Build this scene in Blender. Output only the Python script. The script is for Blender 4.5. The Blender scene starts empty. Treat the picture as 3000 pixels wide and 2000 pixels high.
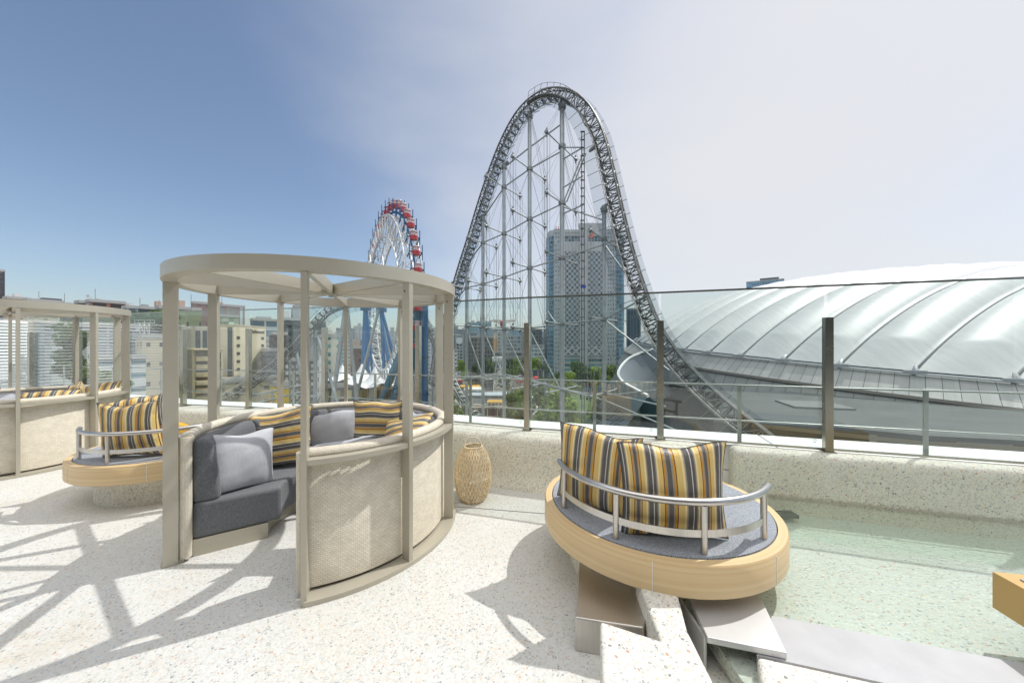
import bpy, math, random
from mathutils import Vector, Matrix
PI = math.pi; R_ = math.radians
random.seed(7)
sc = bpy.context.scene
# ---------------------------------------------------------------- camera
EYE = 1.58; F = 1027.5; HZ = 1010.6          # photo focal length and horizon in photo pixels
cd = bpy.data.cameras.new('camera'); cam = bpy.data.objects.new('camera', cd)
sc.collection.objects.link(cam)
cam.location = (0, 0, EYE); cam.rotation_euler = (R_(90), 0, 0)
cd.sensor_width = 36; cd.lens = 36*F/3000; cd.shift_y = (HZ-1000)/3000
cd.clip_start = .05; cd.clip_end = 20000
sc.camera = cam
sc.render.resolution_x = 1024; sc.render.resolution_y = 682
# ---------------------------------------------------------------- sun and sky
SUN_EL = R_(54.5); SUN_AZ = R_(26.0)         # azimuth from +X towards +Y
sdir = Vector((math.cos(SUN_EL)*math.cos(SUN_AZ), math.cos(SUN_EL)*math.sin(SUN_AZ), math.sin(SUN_EL)))
sl = bpy.data.lights.new('sun', 'SUN'); sl.energy = 2.35; sl.angle = R_(.5); sl.color = (1, .985, .955)
so = bpy.data.objects.new('sun', sl); sc.collection.objects.link(so)
so.rotation_euler = sdir.to_track_quat('Z', 'Y').to_euler()
W = bpy.data.worlds.new('World'); sc.world = W; W.use_nodes = True
nt = W.node_tree; nt.nodes.clear(); N = nt.nodes; L = nt.links
def wn(t, **k):
    n = N.new(t)
    for a, b in k.items(): setattr(n, a, b)
    return n
sky = wn('ShaderNodeTexSky', sky_type='NISHITA', sun_disc=False)
sky.sun_elevation = SUN_EL; sky.sun_rotation = PI/2 - SUN_AZ
sky.air_density = 1.0; sky.dust_density = 1.2; sky.ozone_density = 1.6; sky.altitude = 20
bg = wn('ShaderNodeBackground'); bg.inputs['Strength'].default_value = .108
tc = wn('ShaderNodeTexCoord')
mp = wn('ShaderNodeMapping'); mp.inputs['Scale'].default_value = (1, 1, 2.6)
n1 = wn('ShaderNodeTexNoise'); n1.inputs['Scale'].default_value = 1.5; n1.inputs['Detail'].default_value = 9
n1.inputs['Roughness'].default_value = .5; n1.inputs['Distortion'].default_value = .15
L.new(tc.outputs['Generated'], mp.inputs['Vector']); L.new(mp.outputs['Vector'], n1.inputs['Vector'])
# a thin veil of cloud that is densest in the sunny quarter of the sky
dt = wn('ShaderNodeVectorMath', operation='DOT_PRODUCT')
cdv = Vector((.62, .62, .50)).normalized(); dt.inputs[1].default_value = cdv
L.new(tc.outputs['Generated'], dt.inputs[0])
mr = wn('ShaderNodeMapRange'); mr.inputs['From Min'].default_value = .35; mr.inputs['From Max'].default_value = 1.0
mr.inputs['To Min'].default_value = -.16; mr.inputs['To Max'].default_value = .42
L.new(dt.outputs['Value'], mr.inputs['Value'])
sf = wn('ShaderNodeMapRange'); sf.inputs['To Min'].default_value = .24; sf.inputs['To Max'].default_value = .72; L.new(n1.outputs['Fac'], sf.inputs['Value'])
ad = wn('ShaderNodeMath', operation='ADD'); L.new(sf.outputs[0], ad.inputs[0]); L.new(mr.outputs[0], ad.inputs[1])
cr = wn('ShaderNodeValToRGB'); cr.color_ramp.elements[0].position = .34; cr.color_ramp.elements[1].position = 1.0
cr.color_ramp.interpolation = 'EASE'; cr.color_ramp.elements[1].color = (.95, .95, .95, 1)
L.new(ad.outputs[0], cr.inputs[0])
# bright cloud bank added out of view overhead and behind, fills the shaded sides
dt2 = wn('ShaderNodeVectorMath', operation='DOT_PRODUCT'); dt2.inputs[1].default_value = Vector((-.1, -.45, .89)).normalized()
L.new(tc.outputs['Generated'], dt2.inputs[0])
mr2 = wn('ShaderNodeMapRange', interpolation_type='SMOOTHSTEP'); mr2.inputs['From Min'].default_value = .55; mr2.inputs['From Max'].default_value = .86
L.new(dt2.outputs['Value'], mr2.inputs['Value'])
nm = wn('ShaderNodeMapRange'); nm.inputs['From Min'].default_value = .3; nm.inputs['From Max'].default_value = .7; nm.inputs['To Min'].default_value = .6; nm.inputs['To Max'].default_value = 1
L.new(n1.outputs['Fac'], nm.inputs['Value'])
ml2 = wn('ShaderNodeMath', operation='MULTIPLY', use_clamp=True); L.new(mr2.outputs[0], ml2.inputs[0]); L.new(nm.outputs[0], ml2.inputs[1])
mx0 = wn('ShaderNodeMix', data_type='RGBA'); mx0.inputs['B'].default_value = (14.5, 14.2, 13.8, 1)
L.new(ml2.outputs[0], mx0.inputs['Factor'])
mx = wn('ShaderNodeMix', data_type='RGBA'); mx.inputs['B'].default_value = (5.65, 5.68, 5.85, 1)
hsv = wn('ShaderNodeHueSaturation'); hsv.inputs['Saturation'].default_value = .97; L.new(sky.outputs[0], hsv.inputs['Color'])
L.new(cr.outputs[0], mx.inputs['Factor']); L.new(hsv.outputs[0], mx.inputs['A'])
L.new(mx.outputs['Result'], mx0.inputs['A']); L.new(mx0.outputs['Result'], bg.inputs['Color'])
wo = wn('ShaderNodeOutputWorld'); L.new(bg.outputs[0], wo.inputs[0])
sc.view_settings.view_transform = 'Standard'; sc.view_settings.look = 'None'
sc.view_settings.exposure = .40; sc.view_settings.gamma = 1

# ---------------------------------------------------------------- helpers
C = sc.collection
def P(px, py, Y):                              # photo pixel at depth Y -> point
    return Vector(((px-1500)/F*Y, Y, EYE-(py-HZ)/F*Y))
class MB:
    def __init__(s): s.v = []; s.f = []; s.m = []; s.uv = {}; s.cur = 0
    def add(s, vs, fs, uvs=None):
        o = len(s.v); s.v += [tuple(v) for v in vs]
        for i, f in enumerate(fs):
            if uvs: s.uv[len(s.f)] = uvs[i]
            s.f.append(tuple(o+j for j in f)); s.m.append(s.cur)
    def box(s, a, b, M=None):
        x0, y0, z0 = a; x1, y1, z1 = b
        vs = [(x0,y0,z0),(x1,y0,z0),(x1,y1,z0),(x0,y1,z0),(x0,y0,z1),(x1,y0,z1),(x1,y1,z1),(x0,y1,z1)]
        if M is not None: vs = [M @ Vector(v) for v in vs]
        s.add(vs, [(3,2,1,0),(4,5,6,7),(0,1,5,4),(1,2,6,5),(2,3,7,6),(3,0,4,7)])
    def bar(s, p, q, w, h, up=(0,0,1)):          # rectangular bar p->q
        p = Vector(p); q = Vector(q); d = (q-p)
        if d.length < 1e-6: return
        d.normalize(); u = Vector(up)
        if abs(d.dot(u)) > .98: u = Vector((1, 0, 0))
        sx = d.cross(u).normalized(); uz = sx.cross(d)
        vs = []
        for c in (p, q):
            for a, b in ((-1,-1),(1,-1),(1,1),(-1,1)): vs.append(c+sx*(a*w/2)+uz*(b*h/2))
        s.add(vs, [(0,1,2,3),(7,6,5,4),(0,4,5,1),(1,5,6,2),(2,6,7,3),(3,7,4,0)])
    def tube(s, pts, r, n=8, closed=False, cap=True):
        pts = [Vector(p) for p in pts]; k = len(pts)
        rr = r if isinstance(r, (list, tuple)) else [r]*k
        prev = None; vs = []
        for i, p in enumerate(pts):
            if closed: t = pts[(i+1) % k]-pts[i-1]
            else: t = pts[min(i+1, k-1)]-pts[max(i-1, 0)]
            t.normalize()
            if prev is None:
                a = Vector((0,0,1)) if abs(t.z) < .9 else Vector((1,0,0))
                prev = t.cross(a).normalized()
            prev = (prev-t*prev.dot(t)).normalized(); b = t.cross(prev)
            for j in range(n):
                an = 2*PI*j/n; vs.append(p+(prev*math.cos(an)+b*math.sin(an))*rr[i])
        fs = []
        for i in range(k if closed else k-1):
            i2 = (i+1) % k
            for j in range(n): fs.append((i*n+j, i*n+(j+1) % n, i2*n+(j+1) % n, i2*n+j))
        if cap and not closed: fs += [tuple(range(n))[::-1], tuple((k-1)*n+j for j in range(n))]
        s.add(vs, fs)
    def sweep(s, frames, prof, closed_prof=True, caps=True, closed=False, uv=None):
        # frames: list of (origin, axisA, axisB); prof: list of (a,b)
        n = len(prof); vs = []
        for o, A, B in frames:
            for a, b in prof: vs.append(o+A*a+B*b)
        k = len(frames); fs = []; uvs = []
        pl = [0]
        for i in range(n): pl.append(pl[-1]+math.dist(prof[i], prof[(i+1) % n]))
        fl = [0]
        for i in range(k): fl.append(fl[-1]+(frames[(i+1) % k][0]-frames[i][0]).length)
        for i in range(k if closed else k-1):
            i2 = (i+1) % k
            for j in range(n if closed_prof else n-1):
                j2 = (j+1) % n
                fs.append((i*n+j, i2*n+j, i2*n+j2, i*n+j2))
                uvs.append([(fl[i], pl[j]), (fl[i+1], pl[j]), (fl[i+1], pl[j+1]), (fl[i], pl[j+1])])
        if caps and closed_prof and not closed:
            fs += [tuple(range(n)), tuple((k-1)*n+j for j in range(n))[::-1]]
            uvs += [[tuple(p) for p in prof], [tuple(p) for p in prof[::-1]]]
        s.add(vs, fs, uvs)
    def build(s, name, mats, parent=None, smooth=None, loc=None):
        me = bpy.data.meshes.new(name); me.from_pydata([tuple(v) for v in s.v], [], s.f)
        if not isinstance(mats, (list, tuple)): mats = [mats]
        for m in mats: me.materials.append(m)
        if len(mats) > 1: me.polygons.foreach_set('material_index', s.m)
        if s.uv:
            l = me.uv_layers.new(name='UVMap')
            for pi, us in s.uv.items():
                p = me.polygons[pi]
                for k, li in enumerate(p.loop_indices): l.data[li].uv = us[k % len(us)]
        if smooth:
            me.shade_smooth(); me.set_sharp_from_angle(angle=R_(smooth))
        me.update()
        o = bpy.data.objects.new(name, me); C.objects.link(o)
        if loc is not None: o.location = loc
        if parent: o.parent = parent
        return o
def tag(o, label=None, cat=None, group=None, kind=None):
    if label: o['label'] = label
    if cat: o['category'] = cat
    if group: o['group'] = group
    if kind: o['kind'] = kind
    return o
def empty(name, loc, label, cat, group=None, rz=0):
    o = bpy.data.objects.new(name, None); C.objects.link(o); o.location = loc; o.rotation_euler = (0,0,rz)
    o.empty_display_size = .1
    return tag(o, label, cat, group)
def kids(o): return [c for c in bpy.data.objects if c.parent == o]
def copy_tree(o, parent=None):
    c = o.copy(); C.objects.link(c); c.parent = parent
    for k in kids(o): copy_tree(k, c)
    return c
def ring_frames(cx, cy, r, a0, a1, n, z=0):     # A = outward, B = up
    out = []
    for i in range(n):
        a = a0+(a1-a0)*i/(n-1); d = Vector((math.cos(a), math.sin(a), 0))
        out.append((Vector((cx, cy, z))+d*r, d, Vector((0,0,1))))
    return out

# ---------------------------------------------------------------- materials
def mat(name):
    m = bpy.data.materials.new(name); m.use_nodes = True
    t = m.node_tree; b = t.nodes['Principled BSDF']; return m, t, b
def nd(t, typ, **k):
    n = t.nodes.new(typ)
    for a, b in k.items():
        if a.startswith('_'): n.inputs[a[1:].replace('_', ' ')].default_value = b
        else: setattr(n, a, b)
    return n
def col(c): return (c[0], c[1], c[2], 1)
def ramp(t, els, interp='LINEAR'):
    n = t.nodes.new('ShaderNodeValToRGB'); r = n.color_ramp; r.interpolation = interp
    while len(r.elements) < len(els): r.elements.new(.5)
    for e, (p, c) in zip(r.elements, els): e.position = p; e.color = col(c)
    return n
def simple(name, c, rough=.5, metal=0, var=.08, scale=3, bump=0, bscale=40, spec=None, coords='Object'):
    m, t, b = mat(name); b.inputs['Roughness'].default_value = rough; b.inputs['Metallic'].default_value = metal
    tc = nd(t, 'ShaderNodeTexCoord')
    n = nd(t, 'ShaderNodeTexNoise', _Scale=scale, _Detail=5.0)
    t.links.new(tc.outputs[coords], n.inputs['Vector'])
    r = ramp(t, [(.3, [x*(1-var) for x in c]), (.7, [min(1, x*(1+var)) for x in c])])
    t.links.new(n.outputs['Fac'], r.inputs[0]); t.links.new(r.outputs[0], b.inputs['Base Color'])
    if bump:
        n2 = nd(t, 'ShaderNodeTexNoise', _Scale=bscale, _Detail=4.0); t.links.new(tc.outputs[coords], n2.inputs['Vector'])
        bp = nd(t, 'ShaderNodeBump', _Strength=bump, _Distance=.01)
        t.links.new(n2.outputs['Fac'], bp.inputs['Height']); t.links.new(bp.outputs[0], b.inputs['Normal'])
    return m
def pebble(name, base, scale=95, tint=(1,1,1), stain=0.0, stretch=(1,1,1), contrast=1.0, moss=None):
    # exposed aggregate: small rounded stones in pale cement
    m, t, b = mat(name); b.inputs['Roughness'].default_value = .62
    lk = t.links.new
    tc = nd(t, 'ShaderNodeTexCoord'); mp = nd(t, 'ShaderNodeMapping'); mp.inputs['Scale'].default_value = stretch
    lk(tc.outputs['Object'], mp.inputs['Vector'])
    nz = nd(t, 'ShaderNodeTexNoise', _Scale=30.0, _Detail=2.0); lk(mp.outputs[0], nz.inputs['Vector'])
    va = nd(t, 'ShaderNodeVectorMath', operation='MULTIPLY_ADD'); va.inputs[1].default_value = (.012, .012, .012)
    lk(nz.outputs['Color'], va.inputs[0]); lk(mp.outputs[0], va.inputs[2])
    vo = nd(t, 'ShaderNodeTexVoronoi', _Scale=float(scale)); lk(va.outputs[0], vo.inputs['Vector'])
    ve = nd(t, 'ShaderNodeTexVoronoi', feature='DISTANCE_TO_EDGE', _Scale=float(scale)); lk(va.outputs[0], ve.inputs['Vector'])
    sp = nd(t, 'ShaderNodeSeparateColor'); lk(vo.outputs['Color'], sp.inputs[0])
    k = contrast
    def c(r, g, bb): return [base[i]*(1-k)+v*k for i, v in enumerate((r, g, bb))]
    rr = ramp(t, [(0, c(.62,.60,.55)), (.34, c(.52,.53,.50)), (.52, c(.70,.68,.62)), (.66, c(.42,.44,.42)),
                  (.76, c(.60,.50,.38)), (.84, c(.30,.31,.30)), (.90, c(.48,.26,.16)), (.945, c(.66,.55,.36)), (.975, c(.13,.14,.15))], 'CONSTANT')
    lk(sp.outputs[0], rr.inputs[0])
    mk = ramp(t, [(.07, (0,0,0)), (.16, (1,1,1))]); lk(ve.outputs[0], mk.inputs[0])
    g = nd(t, 'ShaderNodeMath', operation='GREATER_THAN'); lk(sp.outputs[1], g.inputs[0]); g.inputs[1].default_value = .22
    mm = nd(t, 'ShaderNodeMath', operation='MULTIPLY'); lk(mk.outputs[0], mm.inputs[0]); lk(g.outputs[0], mm.inputs[1])
    mxn = nd(t, 'ShaderNodeMix', data_type='RGBA'); mxn.inputs['A'].default_value = col(base)
    lk(mm.outputs[0], mxn.inputs['Factor']); lk(rr.outputs[0], mxn.inputs['B'])
    # broad dirt
    n2 = nd(t, 'ShaderNodeTexNoise', _Scale=1.3, _Detail=6.0, _Roughness=.65); lk(tc.outputs['Object'], n2.inputs['Vector'])
    r2 = ramp(t, [(.35, (1,1,1)), (.78, (1-.35*stain, 1-.5*stain, 1-.8*stain))]); lk(n2.outputs['Fac'], r2.inputs[0])
    mu = nd(t, 'ShaderNodeMix', data_type='RGBA', blend_type='MULTIPLY'); mu.inputs['Factor'].default_value = 1
    lk(mxn.outputs['Result'], mu.inputs['A']); lk(r2.outputs[0], mu.inputs['B'])
    m3 = nd(t, 'ShaderNodeMix', data_type='RGBA', blend_type='MULTIPLY'); m3.inputs['Factor'].default_value = 1
    m3.inputs['B'].default_value = col(tint); lk(mu.outputs['Result'], m3.inputs['A'])
    last = m3.outputs['Result']
    if moss:                                     # brown damp line at a waterline height (object z)
        sx = nd(t, 'ShaderNodeSeparateXYZ'); lk(tc.outputs['Object'], sx.inputs[0])
        n3 = nd(t, 'ShaderNodeTexNoise', _Scale=40.0); lk(tc.outputs['Object'], n3.inputs['Vector'])
        a = nd(t, 'ShaderNodeMath', operation='MULTIPLY_ADD'); a.inputs[1].default_value = .06; lk(n3.outputs['Fac'], a.inputs[0]); lk(sx.outputs[2], a.inputs[2])
        r3 = ramp(t, [(moss-.05, (0,0,0)), (moss-.03, (1,1,1)), (moss-.01, (1,1,1)), (moss+.02, (0,0,0))]); lk(a.outputs[0], r3.inputs[0])
        m4 = nd(t, 'ShaderNodeMix', data_type='RGBA'); m4.inputs['B'].default_value = (.20, .15, .08, 1)
        f4 = nd(t, 'ShaderNodeMath', operation='MULTIPLY'); f4.inputs[1].default_value = .45; lk(r3.outputs[0], f4.inputs[0])
        lk(f4.outputs[0], m4.inputs['Factor']); lk(last, m4.inputs['A']); last = m4.outputs['Result']
    lk(last, b.inputs['Base Color'])
    bp = nd(t, 'ShaderNodeBump', _Strength=.35, _Distance=.004); lk(mm.outputs[0], bp.inputs['Height']); lk(bp.outputs[0], b.inputs['Normal'])
    return m
def wicker(name, c, w=.029, h=.0155):
    m, t, b = mat(name); lk = t.links.new; b.inputs['Roughness'].default_value = .55
    tc = nd(t, 'ShaderNodeTexCoord')
    br = nd(t, 'ShaderNodeTexBrick', offset=.5, squash=1, offset_frequency=2)
    br.inputs['Scale'].default_value = 1; br.inputs['Brick Width'].default_value = w; br.inputs['Row Height'].default_value = h
    br.inputs['Mortar Size'].default_value = .0026; br.inputs['Mortar Smooth'].default_value = .8; br.inputs['Bias'].default_value = 0
    br.inputs['Color1'].default_value = col(c); br.inputs['Color2'].default_value = col([x*.86 for x in c]); br.inputs['Mortar'].default_value = col([c[0]*.72, c[1]*.68, c[2]*.61])
    lk(tc.outputs['UV'], br.inputs['Vector'])
    n = nd(t, 'ShaderNodeTexNoise', _Scale=9.0, _Detail=3.0); lk(tc.outputs['UV'], n.inputs['Vector'])
    r = ramp(t, [(.3, (.86,.85,.84)), (.7, (1,1,1))]); lk(n.outputs['Fac'], r.inputs[0])
    mu = nd(t, 'ShaderNodeMix', data_type='RGBA', blend_type='MULTIPLY'); mu.inputs['Factor'].default_value = 1
    lk(br.outputs['Color'], mu.inputs['A']); lk(r.outputs[0], mu.inputs['B']); lk(mu.outputs['Result'], b.inputs['Base Color'])
    iv = nd(t, 'ShaderNodeMath', operation='SUBTRACT'); iv.inputs[0].default_value = 1; lk(br.outputs['Fac'], iv.inputs[1])
    bp = nd(t, 'ShaderNodeBump', _Strength=.45, _Distance=.004); lk(iv.outputs[0], bp.inputs['Height']); lk(bp.outputs[0], b.inputs['Normal'])
    return m
def fabric(name, c, var=.12, sc_=220):
    m, t, b = mat(name); lk = t.links.new; b.inputs['Roughness'].default_value = .9
    b.inputs['Sheen Weight'].default_value = .15
    tc = nd(t, 'ShaderNodeTexCoord')
    n = nd(t, 'ShaderNodeTexNoise', _Scale=float(sc_), _Detail=2.0)
    mp = nd(t, 'ShaderNodeMapping'); mp.inputs['Scale'].default_value = (1, 1, .25); lk(tc.outputs['Object'], mp.inputs[0]); lk(mp.outputs[0], n.inputs['Vector'])
    n2 = nd(t, 'ShaderNodeTexNoise', _Scale=3.0, _Detail=4.0); lk(tc.outputs['Object'], n2.inputs['Vector'])
    r = ramp(t, [(.3, [x*(1-2*var) for x in c]), (.7, [min(1, x*(1+2*var)) for x in c])]); lk(n.outputs['Fac'], r.inputs[0])
    r2 = ramp(t, [(.3, (.9,.9,.9)), (.7, (1,1,1))]); lk(n2.outputs['Fac'], r2.inputs[0])
    mu = nd(t, 'ShaderNodeMix', data_type='RGBA', blend_type='MULTIPLY'); mu.inputs['Factor'].default_value = 1
    lk(r.outputs[0], mu.inputs['A']); lk(r2.outputs[0], mu.inputs['B']); lk(mu.outputs['Result'], b.inputs['Base Color'])
    n3 = nd(t, 'ShaderNodeTexNoise', _Scale=7.0, _Detail=3.0); lk(tc.outputs['Object'], n3.inputs['Vector'])
    bp = nd(t, 'ShaderNodeBump', _Strength=.07, _Distance=.02); lk(n3.outputs['Fac'], bp.inputs['Height']); lk(bp.outputs[0], b.inputs['Normal'])
    return m
def stripes(name, reps, axis=0):
    m, t, b = mat(name); lk = t.links.new; b.inputs['Roughness'].default_value = .5
    tc = nd(t, 'ShaderNodeTexCoord'); sx = nd(t, 'ShaderNodeSeparateXYZ'); lk(tc.outputs['UV'], sx.inputs[0])
    mu = nd(t, 'ShaderNodeMath', operation='MULTIPLY'); mu.inputs[1].default_value = reps; lk(sx.outputs[axis], mu.inputs[0])
    fr = nd(t, 'ShaderNodeMath', operation='FRACT'); lk(mu.outputs[0], fr.inputs[0])
    Yl = (.75,.53,.18); Dk = (.12,.11,.10); Gy = (.34,.30,.24); Pl = (.86,.70,.36); Wh = (.75,.74,.70); Br = (.11,.05,.02); Or = (.62,.30,.03)
    r = ramp(t, [(0, Dk), (.10, Wh), (.125, Dk), (.21, Gy), (.25, Pl), (.30, Yl), (.42, Br), (.445, Or), (.49, Gy), (.53, Dk), (.63, Gy),
                 (.67, Or), (.71, Br), (.73, Yl), (.86, Pl), (.92, Gy), (.96, Dk)], 'CONSTANT')
    lk(fr.outputs[0], r.inputs[0]); lk(r.outputs[0], b.inputs['Base Color'])
    s2 = nd(t, 'ShaderNodeMath', operation='SINE'); m2 = nd(t, 'ShaderNodeMath', operation='MULTIPLY'); m2.inputs[1].default_value = reps*2*PI; lk(sx.outputs[axis], m2.inputs[0]); lk(m2.outputs[0], s2.inputs[0])
    n3 = nd(t, 'ShaderNodeTexNoise', _Scale=9.0, _Detail=3.0); lk(tc.outputs['Object'], n3.inputs['Vector'])
    aa = nd(t, 'ShaderNodeMath', operation='MULTIPLY_ADD'); aa.inputs[1].default_value = .22; lk(s2.outputs[0], aa.inputs[0]); lk(n3.outputs['Fac'], aa.inputs[2])
    bp = nd(t, 'ShaderNodeBump', _Strength=.6, _Distance=.03); lk(aa.outputs[0], bp.inputs['Height']); lk(bp.outputs[0], b.inputs['Normal'])
    return m
def metal(name, c, rough, aniso=.0):
    m, t, b = mat(name); lk = t.links.new; b.inputs['Metallic'].default_value = 1
    tc = nd(t, 'ShaderNodeTexCoord'); mp = nd(t, 'ShaderNodeMapping'); mp.inputs['Scale'].default_value = (60, 60, 2)
    lk(tc.outputs['Object'], mp.inputs[0]); n = nd(t, 'ShaderNodeTexNoise', _Scale=4.0, _Detail=4.0); lk(mp.outputs[0], n.inputs['Vector'])
    r = ramp(t, [(.3, [x*.88 for x in c]), (.7, c)]); lk(n.outputs['Fac'], r.inputs[0]); lk(r.outputs[0], b.inputs['Base Color'])
    n2 = nd(t, 'ShaderNodeTexNoise', _Scale=2.5, _Detail=5.0); lk(tc.outputs['Object'], n2.inputs['Vector'])
    mrn = nd(t, 'ShaderNodeMapRange'); mrn.inputs['To Min'].default_value = rough*.75; mrn.inputs['To Max'].default_value = rough*1.3
    lk(n2.outputs['Fac'], mrn.inputs['Value']); lk(mrn.outputs[0], b.inputs['Roughness'])
    return m
def wood(name, c1, c2):
    m, t, b = mat(name); lk = t.links.new; b.inputs['Roughness'].default_value = .42
    tc = nd(t, 'ShaderNodeTexCoord'); mp = nd(t, 'ShaderNodeMapping'); mp.inputs['Scale'].default_value = (2.2, 9, 1)
    lk(tc.outputs['UV'], mp.inputs[0])
    n = nd(t, 'ShaderNodeTexNoise', _Scale=1.3, _Detail=6.0, _Distortion=1.6); lk(mp.outputs[0], n.inputs['Vector'])
    w = nd(t, 'ShaderNodeMath', operation='MULTIPLY'); w.inputs[1].default_value = 9; lk(n.outputs['Fac'], w.inputs[0])
    fr = nd(t, 'ShaderNodeMath', operation='PINGPONG'); fr.inputs[1].default_value = 1; lk(w.outputs[0], fr.inputs[0])
    r = ramp(t, [(0, c1), (.6, [(a*.35+b_*.65) for a, b_ in zip(c1, c2)]), (1, c2)]); lk(fr.outputs[0], r.inputs[0])
    mpf = nd(t, 'ShaderNodeMapping'); mpf.inputs['Scale'].default_value = (6, 220, 1); lk(tc.outputs['UV'], mpf.inputs[0])
    nf = nd(t, 'ShaderNodeTexNoise', _Scale=1.0, _Detail=3.0); lk(mpf.outputs[0], nf.inputs['Vector'])
    rf = ramp(t, [(.3, (.90,.88,.84)), (.7, (1,1,1))]); lk(nf.outputs['Fac'], rf.inputs[0])
    mu = nd(t, 'ShaderNodeMix', data_type='RGBA', blend_type='MULTIPLY'); mu.inputs['Factor'].default_value = 1
    lk(r.outputs[0], mu.inputs['A']); lk(rf.outputs[0], mu.inputs['B']); lk(mu.outputs['Result'], b.inputs['Base Color'])
    return m
def clear(name, tint, rough=0.0, ior=1.5, ripple=0, rscale=14, boost=1.0, gcol=(1,1,1)):
    m, t, b = mat(name); lk = t.links.new; t.nodes.remove(b)
    out = t.nodes['Material Output']
    tr = nd(t, 'ShaderNodeBsdfTransparent'); tr.inputs[0].default_value = col(tint)
    gl = nd(t, 'ShaderNodeBsdfGlossy'); gl.inputs['Roughness'].default_value = rough; gl.inputs[0].default_value = col(gcol)
    fr = nd(t, 'ShaderNodeLayerWeight', _Blend=.5); f0 = ((ior-1)/(ior+1))**2       # Schlick, the same from either side
    pw = nd(t, 'ShaderNodeMath', operation='POWER'); pw.inputs[1].default_value = 5; lk(fr.outputs['Facing'], pw.inputs[0])
    sc1 = nd(t, 'ShaderNodeMath', operation='MULTIPLY_ADD'); sc1.inputs[1].default_value = 1-f0; sc1.inputs[2].default_value = f0; lk(pw.outputs[0], sc1.inputs[0])
    mlt = nd(t, 'ShaderNodeMath', operation='MULTIPLY', use_clamp=True); mlt.inputs[1].default_value = boost; lk(sc1.outputs[0], mlt.inputs[0])
    ms = nd(t, 'ShaderNodeMixShader'); lk(mlt.outputs[0], ms.inputs[0]); lk(tr.outputs[0], ms.inputs[1]); lk(gl.outputs[0], ms.inputs[2]); lk(ms.outputs[0], out.inputs[0])
    if ripple:
        tc = nd(t, 'ShaderNodeTexCoord'); mp = nd(t, 'ShaderNodeMapping'); mp.inputs['Scale'].default_value = (1, 2.2, 1); mp.inputs['Rotation'].default_value = (0, 0, .6); lk(tc.outputs['Object'], mp.inputs[0])
        n = nd(t, 'ShaderNodeTexNoise', _Scale=float(rscale), _Detail=3.0); lk(mp.outputs[0], n.inputs['Vector'])
        bp = nd(t, 'ShaderNodeBump', _Strength=ripple, _Distance=.02); lk(n.outputs['Fac'], bp.inputs['Height'])
        lk(bp.outputs[0], gl.inputs['Normal']); lk(bp.outputs[0], fr.inputs['Normal'])
    return m
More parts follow.
